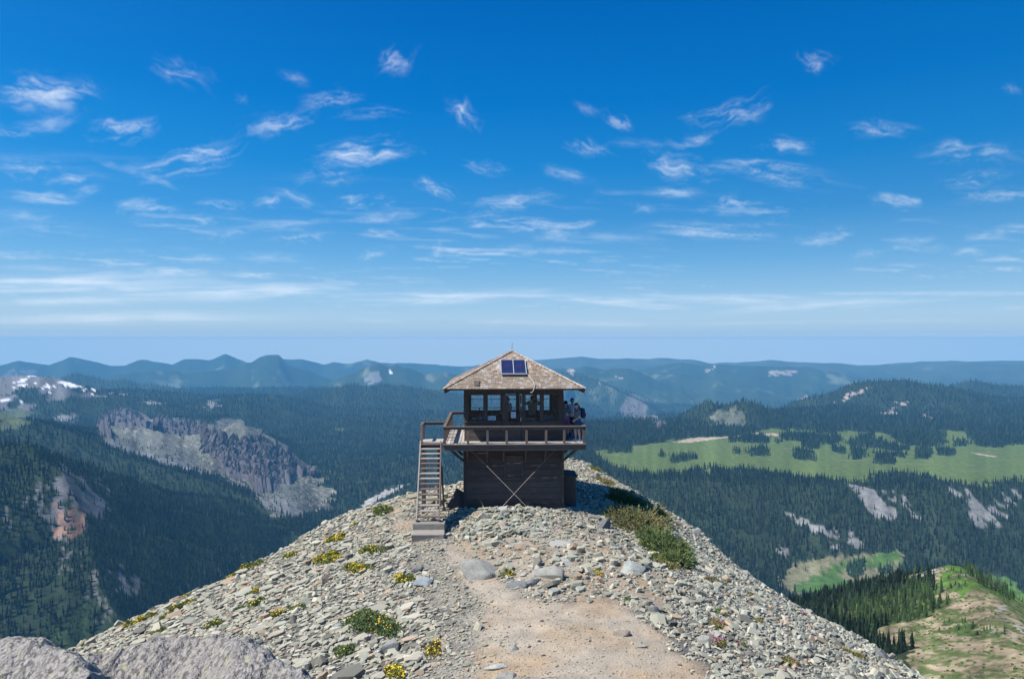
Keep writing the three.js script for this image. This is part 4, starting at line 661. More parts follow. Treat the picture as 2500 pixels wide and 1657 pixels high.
// footing and the closed lower storey, board by board
add(new RoundedBoxGeometry(4.46, .75, 4.46, 1, .02), 'foundation', std(.29, .28, .26, .95), tower).position.set(0, -.33, 0);
{
  const n = 10, bh = 2.62 / n;
  beam('inner_wall', dark[0], 4.2, 2.55, .05, 0, 1.33, HW - .055); beam('inner_wall', dark[0], 4.2, 2.55, .05, 0, 1.33, -HW + .055); beam('inner_wall', dark[0], .05, 2.55, 4.2, -HW + .055, 1.33, 0); beam('inner_wall', dark[0], .05, 2.55, 4.2, HW - .055, 1.33, 0);
  for (let k = 0; k < n; k++) {
    const y = .04 + (k + .5) * bh, m = pickM(dark);
    beam('wall_board', m, 2 * HW - .04, bh - .008, .028, 0, y, HW, tower, -.035); beam('wall_board', pickM(dark), 2 * HW - .04, bh - .008, .028, 0, y, -HW, tower, .035);
    beam('wall_board', pickM(dark), .028, bh - .008, 2 * HW - .04, -HW, y, 0, tower, 0, 0, -.035); beam('wall_board', pickM(dark), .028, bh - .008, 2 * HW - .04, HW, y, 0, tower, 0, 0, .035);
  }
  for (const sx of [-1, 1]) for (const sz of [-1, 1]) beam('corner_post', pickM(dark), .11, 2.66, .11, sx * (HW - .015), 1.33, sz * (HW - .015));
  beam('sill_beam', dark[2], 4.5, .14, .10, 0, .0, HW + .02);
  // shuttered window
  const sh = new THREE.Group(); sh.name = 'shutter'; tower.add(sh); sh.position.set(-.02, 1.71, HW + .03);
  for (let k = 0; k < 4; k++) beam('shutter_board', dark[1 + k % 4], .68, .222, .024, 0, -.335 + k * .228, 0, sh);
  for (const s of [-1, 1]) { beam('frame', dark[4], .07, 1.06, .045, s * .385, 0, .006, sh); beam('frame', dark[4], .84, .07, .05, 0, s * .495, .008, sh); }
  beam('sill', railW[3], .46, .022, .06, .16, -.44, .03, sh);  // paler strip on the sill, caught light put into its colour
}
// walkway: beams, joist struts, planks
const deck = new THREE.Group(); deck.name = 'walkway'; tower.add(deck);
for (const s of [-1, 1]) { beam('rim_beam', railW[s > 0 ? 1 : 0], 2 * HD, .23, .055, 0, DK - .165, s * (HD - .03), deck); beam('rim_beam', railW[0], .055, .23, 2 * HD - .12, s * (HD - .03), DK - .165, 0, deck); }
for (let k = 0; k < 9; k++) beam('joist', dark[2], .05, .18, 2 * HD - .2, -2.6 + k * .65, DK - .15, 0, deck);
{
  const wdt = (HD - HW) / 6;
  for (let k = 0; k < 6; k++) {
    for (const s of [-1, 1]) {
      const x = s * (HW + wdt * (k + .5)), cut = rr(-1.2, 1.2, TWr);
      beam('plank', pickM(deckW), wdt - .016, .04, HD + cut - .006, x, DK - .02 + rr(-.003, .003, TWr), HD + .02 - (HD + cut) / 2, deck); beam('plank', pickM(deckW), wdt - .016, .04, HD - cut - .006, x, DK - .02 + rr(-.003, .003, TWr), -HD - .02 + (HD - cut) / 2, deck);
      const z = s * (HW + wdt * (k + .5)); const c2 = rr(-.8, .8, TWr);
      beam('plank', pickM(deckW), HW + c2 - .006, .04, wdt - .016, -HW + (HW + c2) / 2, DK - .02 + rr(-.003, .003, TWr), z, deck); beam('plank', pickM(deckW), HW - c2 - .006, .04, wdt - .016, HW - (HW - c2) / 2, DK - .02, z, deck);
    }
  }
  // weathered fascia strip along the front edge
  beam('fascia', railW[2], 2 * HD + .06, .05, .05, 0, DK - .025, HD + .03, deck);
  for (const x of [-2.03, -1.18, -.46, .5, 1.35, 2.12]) { strut('strut', dark[4], [x, DK - .28, HD - .12], [x, 1.98, HW + .04], .07, .09, deck); strut('strut', dark[4], [x, DK - .28, -HD + .12], [x, 1.98, -HW - .04], .07, .09, deck); }
  for (const z of [2.05, .8, -.6, -2.05]) for (const s of [-1, 1]) strut('strut', dark[3], [s * (HD - .12), DK - .28, z], [s * (HW + .04), 1.98, z], .09, .10, deck);
}
// railing
const rail = new THREE.Group(); rail.name = 'railing'; tower.add(rail);
{
  const R = HD - .05, ty = DK + .75;
  for (const s of [-1, 1]) {
    beam('top_rail', railW[s > 0 ? 2 : 1], 2 * R + .14, .045, .15, 0, ty - .022, s * R, rail); beam('rail_board', railW[1], 2 * R + .1, .095, .05, 0, ty - .093, s * (R + .015), rail);
    beam('top_rail', railW[1], .14, .045, 2 * R - .16, s * R, ty - .022, 0, rail); beam('rail_board', railW[0], .05, .095, 2 * R - .12, s * (R + .015), ty - .093, 0, rail);
  }
  for (const x of [-2.98, -1.99, -1.16, -.34, .51, 1.35, 2.13, 2.98]) { beam('post', railW[Math.abs(x) > 2.9 ? 0 : 2], .10, .70, .10, x, DK + .35, R - .01, rail); beam('post', railW[0], .10, .70, .10, x, DK + .35, -R + .01, rail); }
  for (const z of [-1.95, -.95, .05, 1.05, 1.95]) for (const s of [-1, 1]) beam('post', railW[1], .10, .70, .10, s * (R - .01), DK + .35, z, rail);
}
// cabin: sill wall, posts, header, glazing on four sides
const glass = new THREE.MeshPhysicalMaterial({ color: 0xffffff, roughness: .02, metalness: 0, transmission: 1, thickness: 0, ior: 1.5, name: 'glass' });
const SILL = 3.73, HEAD = 4.92, TOP = 5.2;
const wallSide = (turn, front) => {
  const s = new THREE.Group(); s.name = front ? 'front_wall' : 'cabin_wall'; s.rotation.y = turn; tower.add(s);
  const z = HW - .02, open = front ? [[-2.0, -1.31], [-1.18, -.49], [.49, 1.17], [1.29, 2.0]] : [[-2.0, -1.31], [-1.18, -.43], [-.31, .35], [.47, 1.17], [1.29, 2.0]];
  const run = front ? [[-2.17, -.36], [.36, 2.17]] : [[-2.17, 2.17]];
  for (const [a, b] of run) { for (let k = 0; k < 4; k++) beam('wall_board', pickM(dark), b - a - .03, .196, .03, (a + b) / 2, DK + .1 + k * .2, z + .012, s, -.03); beam('lining', dark[1], b - a - .04, .82, .03, (a + b) / 2, DK + .42, z - .04, s); beam('window_sill', dark[5], b - a, .05, .12, (a + b) / 2, SILL - .02, z + .02, s); }
  beam('header', dark[2], 2 * HW - .02, TOP - HEAD, .10, 0, (TOP + HEAD) / 2, z - .01, s);
  const posts = []; let e = -2.17; for (const [a, b] of open) { posts.push([e, a]); e = b; } posts.push([e, 2.17]);
  for (const [a, b] of posts) { if (front && a < -.3 && b > .3) { beam('post', dark[3], .14, HEAD - DK, .10, -.42, (HEAD + DK) / 2, z, s); beam('post', dark[3], .12, HEAD - DK, .10, .42, (HEAD + DK) / 2, z, s); } else { const w = b - a; beam('post', pickM(dark), Math.min(w, .2) - .004, HEAD - SILL, .10, (a + b) / 2, (HEAD + SILL) / 2, z, s); } }
  for (const [a, b] of open) {
    const w = new THREE.Group(); w.name = 'window'; s.add(w);
    const W = b - a, y = (SILL + HEAD) / 2;
    for (const q of [-1, 1]) { beam('sash', dark[4], .035, HEAD - SILL - .004, .05, (a + b) / 2 + q * (W / 2 - .018), y, z - .012, w); beam('sash', dark[4], W - .074, .04, .05, (a + b) / 2, q > 0 ? HEAD - .022 : SILL + .028, z - .012, w); }
    if (!front) for (const my of [4.32, 3.90]) beam('glazing_bar', dark[1], W - .074, .024, .03, (a + b) / 2, my, z - .012, w);
    const g = new THREE.PlaneGeometry(W - .07, HEAD - SILL - .08); const p = add(g, 'pane', glass, w); p.position.set((a + b) / 2, y, z - .012); p.castShadow = false;
  }
  if (front) {
    const d = new THREE.Group(); d.name = 'door'; s.add(d); d.position.set(-.0, 0, z);
    const gb = DK + .82, gt = 4.86;
    for (const q of [-1, 1]) beam('door_stile', dark[4], .075, 4.9 - DK - .03, .045, q * .305, (4.9 + DK) / 2, 0, d);
    beam('door_rail', dark[4], .53, .05, .044, 0, 4.873, 0, d); beam('door_rail', dark[3], .53, .08, .044, 0, gb - .03, 0, d); beam('door_panel', dark[5], .53, gb - DK - .09, .03, 0, (gb + DK - .07) / 2 - .02, -.004, d); beam('door_rail', dark[4], .53, .10, .044, 0, DK + .06, 0, d);
    for (const my of [4.33, 4.69]) beam('glazing_bar', dark[4], .53, .028, .04, 0, my, 0, d);
    const p = add(new THREE.PlaneGeometry(.53, gt - gb), 'pane', glass, d); p.position.set(0, (gt + gb) / 2, .004);
    const br = std(.62, .60, .55, .35, { metalness: .6, name: 'metal' });
    beam('latch', br, .035, .13, .012, .31, 4.45, .03, d); beam('door_handle', br, .03, .17, .02, .31, 3.82, .035, d); beam('threshold', std(.5, .5, .5, .4, { metalness: .5 }), .68, .02, .09, 0, DK + .012, .04, d);
  }
  s.updateMatrix(); for (const c of [...s.children]) { c.applyMatrix4(s.matrix); tower.add(c); } tower.remove(s);
};
// walls, windows and door become parts of the tower itself
wallSide(0, true); wallSide(Math.PI, false); wallSide(Math.PI / 2, false); wallSide(-Math.PI / 2, false);
beam('cabin_floor', woodMat(.16, .12, .09), 4.28, .05, 4.28, 0, DK - .022, 0); beam('ceiling', woodMat(.2, .16, .12), 4.2, .04, 4.2, 0, TOP - .03, 0);
// roof: sheathing, rafters, shingles in courses, hip caps
const roof = new THREE.Group(); roof.name = 'roof'; tower.add(roof);
const EV = 5.205, PK = 6.76, RH = 3.03, SL = Math.hypot(RH, PK - EV), PITCH = Math.atan2(PK - EV, RH);
{
  const g = new THREE.ConeGeometry(RH * Math.SQRT2, PK - EV, 4, 1); g.rotateY(Math.PI / 4); const m = add(g, 'sheathing', dark[1], roof); m.position.y = (PK + EV) / 2 - .03;
  for (const a of [0, 1, 2, 3]) for (let k = 0; k < 7; k++) { const f = new THREE.Group(); f.rotation.y = a * Math.PI / 2; f.updateMatrix(); const x = -1.95 + k * .65; const p = new THREE.Vector3(x, EV - .11, RH - .46).applyMatrix4(f.matrix); const b = beam('rafter_tail', dark[4], .05, .09, .86, p.x, p.y + .17, p.z, roof); b.rotation.set(PITCH, 0, 0); b.quaternion.premultiply(f.quaternion); }
  for (const sx of [-1, 1]) for (const sz of [-1, 1]) { const b = strut('hip_rafter', dark[1], [sx * (RH - .03), EV - .10, sz * (RH - .03)], [sx * (HW - .1), EV + (RH - HW + .1) * (PK - EV) / RH - .13, sz * (HW - .1)], .07, .17, roof); }
  for (const s of [-1, 1]) { beam('fascia', dark[4], 2 * RH - .02, .05, .03, 0, EV - .03, s * (RH - .02), roof); beam('fascia', dark[4], .03, .05, 2 * RH - .08, s * (RH - .02), EV - .03, 0, roof); }
  const sg = (() => { const g = new THREE.BoxGeometry(1, .016, 1); return g; })(), courses = 22, ex = SL / courses, r = rng(222);
  const tone = () => { const q = r(), m = rr(.78, 1.18, r); const c = q < .14 ? [.37, .335, .305] : q < .27 ? [.19, .135, .10] : q < .37 ? [.33, .22, .15] : [.275, .222, .168]; return c.map((v) => v * m); };
  const shMats = [...Array(16)].map(() => { const c = tone(); return woodMat(c[0], c[1], c[2], .92); });
  const restG = [], restC = [];
  let made = 0;
  for (let face = 0; face < 4; face++) for (let k = 0; k < courses; k++) {
    const f0 = k / courses, half = RH * (1 - f0) + .03; let x = -half;
    while (x < half - .02) {
      let w = rr(.10, .21, r); if (x + w > half - .06) w = half - x; const xc = x + w / 2, M = new THREE.Matrix4();
      const along = (k + .5) * ex, y = EV + Math.sin(PITCH) * along, z = RH - Math.cos(PITCH) * along, lift = .012 + rr(0, .006, r), cutL = Math.min(1, Math.max(.35, (RH * (1 - (k + 1) / courses) + .12 - Math.abs(xc)) / .12 + .5));
      M.compose(new THREE.Vector3(xc, y + Math.cos(PITCH) * lift, z + Math.sin(PITCH) * lift), new THREE.Quaternion().setFromEuler(new THREE.Euler(PITCH - .055 + rr(-.02, .02, r), 0, 0)), new THREE.Vector3(w - .009, 1, ex * 1.12 * cutL));
      M.premultiply(new THREE.Matrix4().makeRotationY([0, Math.PI, Math.PI / 2, -Math.PI / 2][face]));
      if (face === 0 && made < 295 && k < 17 && (k >= 5 || k < 12)) { const m = add(sg, 'shingle', shMats[Math.floor(r() * 16)], roof); m.applyMatrix4(M); made++; }
      else { const g = sg.clone().applyMatrix4(M), c = tone(); restG.push(g); const n = g.attributes.position.count, a = new Float32Array(n * 3); for (let i = 0; i < n; i++) a.set(c.map((v) => v / .72), i * 3); g.setAttribute('color', new THREE.BufferAttribute(a, 3)); }
      x += w;
    }
  }
  const ms = std(1, 1, 1, .92, { vertexColors: true, map: grain, name: 'wood' }); add(mergeGeometries(restG), 'shingles', ms, roof).userData.kind = 'stuff';
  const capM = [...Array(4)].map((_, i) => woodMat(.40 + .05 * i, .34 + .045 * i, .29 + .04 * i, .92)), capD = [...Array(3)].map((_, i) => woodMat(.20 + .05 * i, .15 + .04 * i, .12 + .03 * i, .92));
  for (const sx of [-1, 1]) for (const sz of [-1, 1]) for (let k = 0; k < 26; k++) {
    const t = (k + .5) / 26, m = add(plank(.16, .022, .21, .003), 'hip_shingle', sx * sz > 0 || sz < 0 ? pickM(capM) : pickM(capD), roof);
    const A = new THREE.Vector3(sx * RH, EV, sz * RH), B = new THREE.Vector3(0, PK, 0), D = B.clone().sub(A).normalize(); m.position.copy(A.lerp(B, t)).add(new THREE.Vector3(0, .034, 0));
    const X = new THREE.Vector3().crossVectors(up3, D).normalize(), Y = new THREE.Vector3().crossVectors(D, X); m.quaternion.setFromRotationMatrix(new THREE.Matrix4().makeBasis(X, Y, D)); m.rotateX(-.05);
  }
  // patch of flashing low on the left of the front slope, and the whip aerial
  const q = (x, t, off) => [x, EV + (PK - EV) * t + Math.cos(PITCH) * off, RH * (1 - t) + Math.sin(PITCH) * off];
  const fp = std(.085, .065, .05, .7); const h = add(new RoundedBoxGeometry(.21, .05, .29, 1, .01), 'roof_vent', fp, roof); h.position.set(...q(-1.62, .10, .05)); h.rotation.x = PITCH;
  const h2 = add(new RoundedBoxGeometry(.30, .02, .10, 1, .005), 'flashing', std(.11, .08, .06, .6), roof); h2.position.set(...q(-1.62, .155, .07)); h2.rotation.x = PITCH;
  tube('aerial', std(.12, .12, .12, .5), [[0, PK, 0], [.005, PK + .2, 0], [.02, PK + .42, 0]], .011, tower, 8, 5);
}
// steel stays crossing the lower front
const steel = std(.34, .29, .26, .5, { metalness: .3, name: 'steel' });
tube('guy_cable', steel, [[-1.9, 2.52, 2.35], [-.4, 1.2, 3.45], [1.05, -.08, 4.62]], .008, tower, 12, 5); tube('guy_cable', steel, [[1.85, 2.52, 2.35], [.5, 1.28, 2.95], [-.84, -.02, 3.5]], .008, tower, 12, 5);
for (const [p, d] of [[[-1.33, 2.02, 2.79], 1], [[1.3, 2.02, 2.6], -1]]) { const t = add(new THREE.CylinderGeometry(.013, .013, .14, 8), 'turnbuckle', steel, tower); t.position.set(...p); t.rotation.z = d * .9; t.rotation.x = -.4; }
beam('support_post', dark[2], .10, 2.8, .10, 2.42, 1.2, -1.6);
// stairs up to the walkway's left side
{
  const st = new THREE.Group(); st.name = 'staircase'; tower.add(st);
  const y0 = .30, y1 = DK - .02, z0 = 5.5, z1 = 2.45, xa = -3.47, xb = -3.62, n = 15, hw = .44;
  for (const s of [-1, 1]) strut('stringer', s < 0 ? woodMat(.27, .23, .20, .9) : railW[2], [xa + s * hw, y0 - .02, z0 + .12], [xb + s * hw, y1 + .0, z1 - .02], .055, .25, st);
  for (let k = 0; k < n; k++) { const t = (k + .4) / n, m = beam('tread', pickM([railW[2], railW[3], deckW[0]]), 2 * hw - .06, .04, .25, lerp(xa, xb, t), lerp(y0, y1, t) + .06, lerp(z0, z1, t) + .02, st); }
  for (let k = 0; k < 6; k++) beam('landing_plank', pickM(deckW), .9, .04, .155, xb + .06, DK - .02, z1 - .12 - k * .165, st);
  beam('landing_beam', railW[1], .9, .18, .05, xb + .05, DK - .14, z1 - .03, st); beam('landing_beam', railW[0], .05, .18, 1.0, xb - .40, DK - .14, z1 - .53, st);
  for (const s of [-1, 1]) for (const z of [z1 - .06, z1 - .95]) beam('landing_post', z > 2 ? dark[3] : dark[1], .10, 3.2, .10, xb + s * (hw - .1), DK - 1.6 - .16, z, st);
  beam('rail_post', woodMat(.20, .165, .14), .10, .78, .10, xb - .40, DK + .37, z1 - .08, st); beam('rail_post', dark[4], .10, .78, .10, xb - .40, DK + .37, z1 - .95, st);
  beam('top_rail', railW[1], 1.08, .05, .13, xb + .07, DK + .75, z1 - .95, st); beam('top_rail', railW[1], .13, .05, .90, xb - .40, DK + .75, z1 - .5, st); beam('rail_board', dark[3], 1.0, .09, .04, xb + .07, DK + .68, z1 - .95, st);
  strut('brace', dark[3], [xb + hw + .06, 1.9, 2.9], [xb + hw + .14, -.25, 2.3], .06, .10, st);
}
{
  const c = base('concrete_step', ...toWorld(-3.42, 0, 5.62).toArray(), TURN); tag(c, 'grey concrete block step under the foot of the stairs', 'step');
  const g = new RoundedBoxGeometry(1.22, .62, .55, 3, .02), p = g.attributes.position; for (let i = 0; i < p.count; i++) { const x = p.getX(i), y = p.getY(i), z = p.getZ(i); p.setXYZ(i, x + .02 * noise(y * 5, z * 5), y + .015 * noise(x * 6, z * 6), z + .02 * noise(x * 5, y * 5)); } g.computeVertexNormals();
  const conc = std(.29, .268, .235, .95, { map: soilTex }); add(g, 'block', conc, c).position.y = -.05;
  const s = base('stone_step', ...toWorld(-3.4, 0, 6.2).toArray(), TURN + .05); tag(s, 'flat worn slab laid as the lowest step before the stairs', 'step');
  const g2 = new RoundedBoxGeometry(1.25, .34, .66, 3, .05), p2 = g2.attributes.position; for (let i = 0; i < p2.count; i++) { const x = p2.getX(i), y = p2.getY(i), z = p2.getZ(i); p2.setXYZ(i, x + .09 * noise(y * 3, z * 4), y + .05 * noise(x * 3, z * 3 + 4), z + .08 * noise(x * 3 + 8, y * 3)); } g2.computeVertexNormals(); add(g2, 'slab', std(.37, .33, .285, .95, { map: soilTex }), s).position.y = -.11;
}
// solar panel on the front slope, with its cable
{
  const t = .5, y = EV + (PK - EV) * t, z = RH * (1 - t), off = .10;
  const g = base('solar_panel', 0, 0, 0); const wp = toWorld(0, y + Math.cos(PITCH) * off, z + Math.sin(PITCH) * off); g.position.copy(wp); g.rotation.order = 'YXZ'; g.rotation.set(PITCH - .03, TURN, 0);
  tag(g, 'two-part navy solar panel in a pale metal frame on the front roof slope', 'solar panel');
  const al = std(.62, .64, .66, .35, { metalness: .4, name: 'aluminium' });
  const cells = dataTex(256, (u, v) => { const cx = (u * 4) % 1, cy = (v * 9) % 1, i = Math.floor(u * 4), j = Math.floor(v * 9), line = cx < .05 || cy < .05, bus = Math.abs(cx - .33) < .022 || Math.abs(cx - .67) < .022, w = noise(i * 3.7 + 2, j * 5.1), s = noise(u * 60, v * 9) ; if (line) return [.10, .13, .22]; if (bus) return [.20, .21, .27]; const r = .11 + .16 * Math.max(0, w + s * .8); return [r, .16 + .03 * s, .30 + .08 * noise(i * 9, j * 4)]; }, true);
  const cm = std(1, 1, 1, .22, { map: cells, name: 'cells' });
  for (const s of [-1, 1]) { const p = add(new THREE.BoxGeometry(.53, .03, 1.3), 'module', cm, g); p.position.set(s * .278, .02, 0); }
  for (const s of [-1, 0, 1]) { const f = add(new THREE.BoxGeometry(.03, .05, 1.37), 'frame', al, g); f.position.set(s * .555, .022, 0); }
  for (const s of [-1, 1]) { const f = add(new THREE.BoxGeometry(1.075, .05, .03), 'frame', al, g); f.position.set(0, .022, s * .67); f.scale.x = .5; f.position.x = -.278; const f2 = f.clone(); f2.position.x = .278; g.add(f2); const b = add(new THREE.BoxGeometry(1.14, .05, .04), 'bracket', dark[1], g); b.position.set(0, -.035, s * .4); }
  tube('cable', std(.42, .40, .37, .6), [[.58, .0, .55], [.68, -.07, .75], [.80, -.08, 1.1], [.85, -.07, 1.45], [.83, -.10, 1.72], [.76, -.24, 1.80], [.68, -.30, 1.74]], .018, g, 26, 6);
}
// box locker at the right of the foot, and a board leaning at the left
{
  const p = toWorld(2.52, 0, 1.15), g = base('wooden_locker', p.x, groundH(p.x, p.z) - .05, p.z, TURN); tag(g, 'dark wooden locker with a sloping lid against the right foot of the lookout', 'locker');
  for (let k = 0; k < 5; k++) { beam('board', pickM(dark), .108, 1.42, .03, -.225 + k * .112, .71, .42, g); beam('board', pickM(dark), .108, 1.42, .03, -.225 + k * .112, .71, -.42, g); }
  for (let k = 0; k < 7; k++) for (const s of [-1, 1]) beam('board', pickM(dark), .03, 1.42, .116, s * .285, .71, -.34 + k * .118, g);
  beam('lid', railW[1], .70, .04, 1.0, .02, 1.46, .0, g, .10, 0, -.10); beam('slab', std(.33, .31, .28, .95), .9, .16, 1.1, .05, -.02, .1, g);
  const q = toWorld(-2.55, 0, 2.0), h = base('leaning_board', q.x, groundH(q.x, q.z), q.z, TURN); tag(h, 'dark board leaning on the left foot of the lookout', 'board'); const b = beam('panel', dark[5], .62, .92, .03, .08, .36, .05, h, -.3, .25, -.5); beam('batten', dark[3], .06, .9, .03, -.02, .39, .08, h, -.3, .25, -.5);
}
// ------------------------------------------------------------------ people
const V = (x, y, z) => new THREE.Vector3(x, y, z);
// mesh of a field of tapered capsules [a, b, ra, rb], joined smoothly
function flesh(bones, res, k, grow = 0) {
  const lo = V(9, 9, 9), hi = V(-9, -9, -9); for (const [a, b, ra, rb] of bones) for (const [p, r] of [[a, ra], [b, rb]]) { lo.min(V(p.x - r, p.y - r, p.z - r)); hi.max(V(p.x + r, p.y + r, p.z + r)); }
  lo.addScalar(-.05 - grow); hi.addScalar(.05 + grow);
  const mc = new MarchingCubes(res, new THREE.MeshBasicMaterial(), false, false, 60000), c = V(0, 0, 0).addVectors(lo, hi).multiplyScalar(.5), s = V(0, 0, 0).subVectors(hi, lo).multiplyScalar(.5), h = res / 2;
  const B = bones.map(([a, b, ra, rb]) => { const d = b.clone().sub(a); return [a.x, a.y, a.z, d.x, d.y, d.z, d.lengthSq() || 1e-9, ra + grow, rb + grow]; });
  for (let z = 0, o = 0; z < res; z++) for (let y = 0; y < res; y++) for (let x = 0; x < res; x++, o++) {
    const px = c.x + s.x * (x - h) / h, py = c.y + s.y * (y - h) / h, pz = c.z + s.z * (z - h) / h; let D = 1;
    for (const q of B) { const ex = px - q[0], ey = py - q[1], ez = pz - q[2]; let t = (ex * q[3] + ey * q[4] + ez * q[5]) / q[6]; t = t < 0 ? 0 : t > 1 ? 1 : t; const fx = ex - q[3] * t, fy = ey - q[4] * t, fz = ez - q[5] * t, d = Math.sqrt(fx * fx + fy * fy + fz * fz) - (q[7] + (q[8] - q[7]) * t); const w = Math.max(k - Math.abs(D - d), 0) / k; D = Math.min(D, d) - w * w * k * .25; }
    mc.field[o] = -D;
  }
  mc.isolation = 0; mc.update();
  const n = mc.count, g = new THREE.BufferGeometry(), p = new Float32Array(n * 3); for (let i = 0; i < n; i++) { p[i * 3] = c.x + mc.positionArray[i * 3] * s.x; p[i * 3 + 1] = c.y + mc.positionArray[i * 3 + 1] * s.y; p[i * 3 + 2] = c.z + mc.positionArray[i * 3 + 2] * s.z; }
  g.setAttribute('position', new THREE.BufferAttribute(p, 3)); const m = mergeVertices(g, 1e-5); m.computeVertexNormals(); return m;
}
function handGeo(wrist, dir, palmN, side, curl = .5) {           // palm and five bent fingers
  const f = dir.clone().normalize(), n = palmN.clone().sub(f.clone().multiplyScalar(palmN.dot(f))).normalize(), s = V(0, 0, 0).crossVectors(f, n).normalize(), b = [], at = (u, v, w) => wrist.clone().addScaledVector(f, u).addScaledVector(s, v).addScaledVector(n, w);
  b.push([at(.0, 0, 0), at(.045, -.02, 0), .022, .017], [at(.0, 0, 0), at(.045, .02, 0), .022, .016], [at(.045, -.022, 0), at(.078, -.026, 0), .015, .011], [at(.045, .02, 0), at(.076, .026, 0), .014, .011]);
  [[-.028, .068], [-.009, .078], [.010, .073], [.027, .056]].forEach(([v, L]) => { let p = at(.08, v, 0), a = curl * .4; for (let k = 0; k < 3; k++) { const l = L * [.42, .33, .25][k], q = p.clone().addScaledVector(f, Math.cos(a) * l).addScaledVector(n, Math.sin(a) * l); b.push([p, q, .0088 - k * .0008, .0082 - k * .0009]); p = q; a += curl * .8; } });
  const t0 = at(.02, -side * .026, .006), t1 = at(.05, -side * .050, .02), t2 = at(.078, -side * .046, .034); b.push([t0, t1, .012, .0105], [t1, t2, .0100, .0085]);
  return flesh(b, 46, .007);
}
function person(name, { pos, turn, height, label, skin, shirt, shorts, hair, cap, shoes, arms, headTurn = 0, headTilt = 0, lean = 0, pack, sock, sleeve = true, female = false, stride = 0, socks }) {
  const o = base(name, pos.x, pos.y, pos.z, turn); tag(o, label, 'person', null);
  const k = height / 1.75, S = (x, y, z) => V(x * k, y * k, z * k), w = female ? .9 : 1;
  const hip = [S(-.095 * w, .90, 0), S(.095 * w, .90, 0)], knee = [S(-.10, .49, .03 + stride), S(.10, .49, .03 - stride)], ank = [S(-.105, .085, -.02 + stride * 1.3), S(.105, .085, -.02 - stride * 1.3)];
  const L = (y, z = 0) => S(0, y, z + lean * (y - .95)), pelvis = L(.96), belly = L(1.10, .01), chest = L(1.30, 0), neck = L(1.47, -.01), head = L(1.625, .02);
  const sh = [L(1.41, -.01).add(S(-.18 * w, 0, 0)), L(1.41, -.01).add(S(.18 * w, 0, 0))];
  const A = arms.map(([e, h], i) => [sh[i], S(...e), S(...h)]);
  const torso = [[pelvis.clone().add(S(-.06, -.02, 0)), pelvis.clone().add(S(.06, -.02, 0)), .115 * k, .115 * k], [pelvis, belly, .125 * w * k, .115 * w * k], [belly.clone().add(S(-.03, 0, 0)), chest.clone().add(S(-.07, 0, 0)), .11 * w * k, .115 * w * k], [belly.clone().add(S(.03, 0, 0)), chest.clone().add(S(.07, 0, 0)), .11 * w * k, .115 * w * k], [sh[0].clone().lerp(chest, .2), sh[1].clone().lerp(chest, .2), .068 * k, .068 * k]];
  if (female) torso.push([chest.clone().add(S(-.07, -.03, .075)), chest.clone().add(S(.07, -.03, .075)), .055 * k, .055 * k]);
  const armB = []; for (const [a, b, c] of A) { armB.push([a, b, .048 * w * k, .039 * w * k], [b, c, .039 * w * k, .026 * k]); }
  const leg = []; for (const i of [0, 1]) { leg.push([hip[i], knee[i], .088 * k, .056 * k], [knee[i], knee[i].clone().lerp(ank[i], .35), .054 * k, .055 * k], [knee[i].clone().lerp(ank[i], .35), ank[i], .055 * k, .034 * k]); }
  const skinM = std(...skin, .6, { name: 'skin' });
  // head on its own finer grid: skull, jaw, nose, ears, neck
  const hq = new THREE.Quaternion().setFromEuler(new THREE.Euler(headTilt, headTurn, 0, 'YXZ')), hp = (x, y, z) => V(x * k, y * k, z * k).applyQuaternion(hq).add(head);
  const headB = [[hp(0, .035, -.018), hp(0, .03, .012), .078 * k, .074 * k], [hp(0, -.02, .02), hp(0, -.062, .045), .062 * k, .034 * k], [hp(0, .012, .085), hp(0, -.018, .105), .009 * k, .014 * k], [hp(-.078, -.005, -.01), hp(-.08, .018, -.014), .012 * k, .014 * k], [hp(.078, -.005, -.01), hp(.08, .018, -.014), .012 * k, .014 * k], [hp(-.02, -.052, .075), hp(.02, -.052, .075), .009 * k, .009 * k], [hp(0, -.03, -.02), neck.clone(), .05 * k, .053 * k], [neck, L(1.40), .055 * k, .06 * k]];
  const hands = A.map(([a, b, c], i) => handGeo(c, c.clone().sub(b), arms[i][2] ? V(...arms[i][2]) : V(0, 0, 1), i ? 1 : -1, .7));
  const body = mergeGeometries([flesh([...torso, ...armB, ...leg, [neck, chest, .055 * k, .07 * k]], 92, .045), flesh(headB, 56, .018), ...hands].map((g) => { g.deleteAttribute('uv'); return g.toNonIndexed(); }));
  add(body, 'body', skinM, o);
  const eye = new THREE.SphereGeometry(.011 * k, 8, 6); add(mergeGeometries([-1, 1].map((s) => { const g = eye.clone(); const p = hp(s * .032, .02, .078); g.translate(p.x, p.y, p.z); return g; })), 'eyes', std(.03, .025, .02, .3), o);
  const lips = add(new THREE.SphereGeometry(.016 * k, 8, 6), 'mouth', std(skin[0] * .8, skin[1] * .5, skin[2] * .5, .6), o); lips.position.copy(hp(0, -.052, .084)); lips.scale.set(1.2, .35, .4);
  // clothes follow the body
  const sl = sleeve ? A.map(([a, b]) => [a, a.clone().lerp(b, .72), .052 * w * k, .050 * w * k]) : [];
  add(flesh([...torso, ...sl], 76, .05, .014), 'shirt', std(...shirt, .92, { name: 'cloth' }), o);
  add(flesh([[hip[0], hip[0].clone().lerp(knee[0], .52), .098 * k, .092 * k], [hip[1], hip[1].clone().lerp(knee[1], .52), .098 * k, .092 * k], [pelvis.clone().add(S(-.05, -.03, 0)), pelvis.clone().add(S(.05, -.03, 0)), .118 * k, .118 * k], [pelvis, pelvis.clone().lerp(belly, .45), .125 * w * k, .118 * w * k]], 64, .03, .017), 'shorts', std(...shorts, .92, { name: 'cloth' }), o);
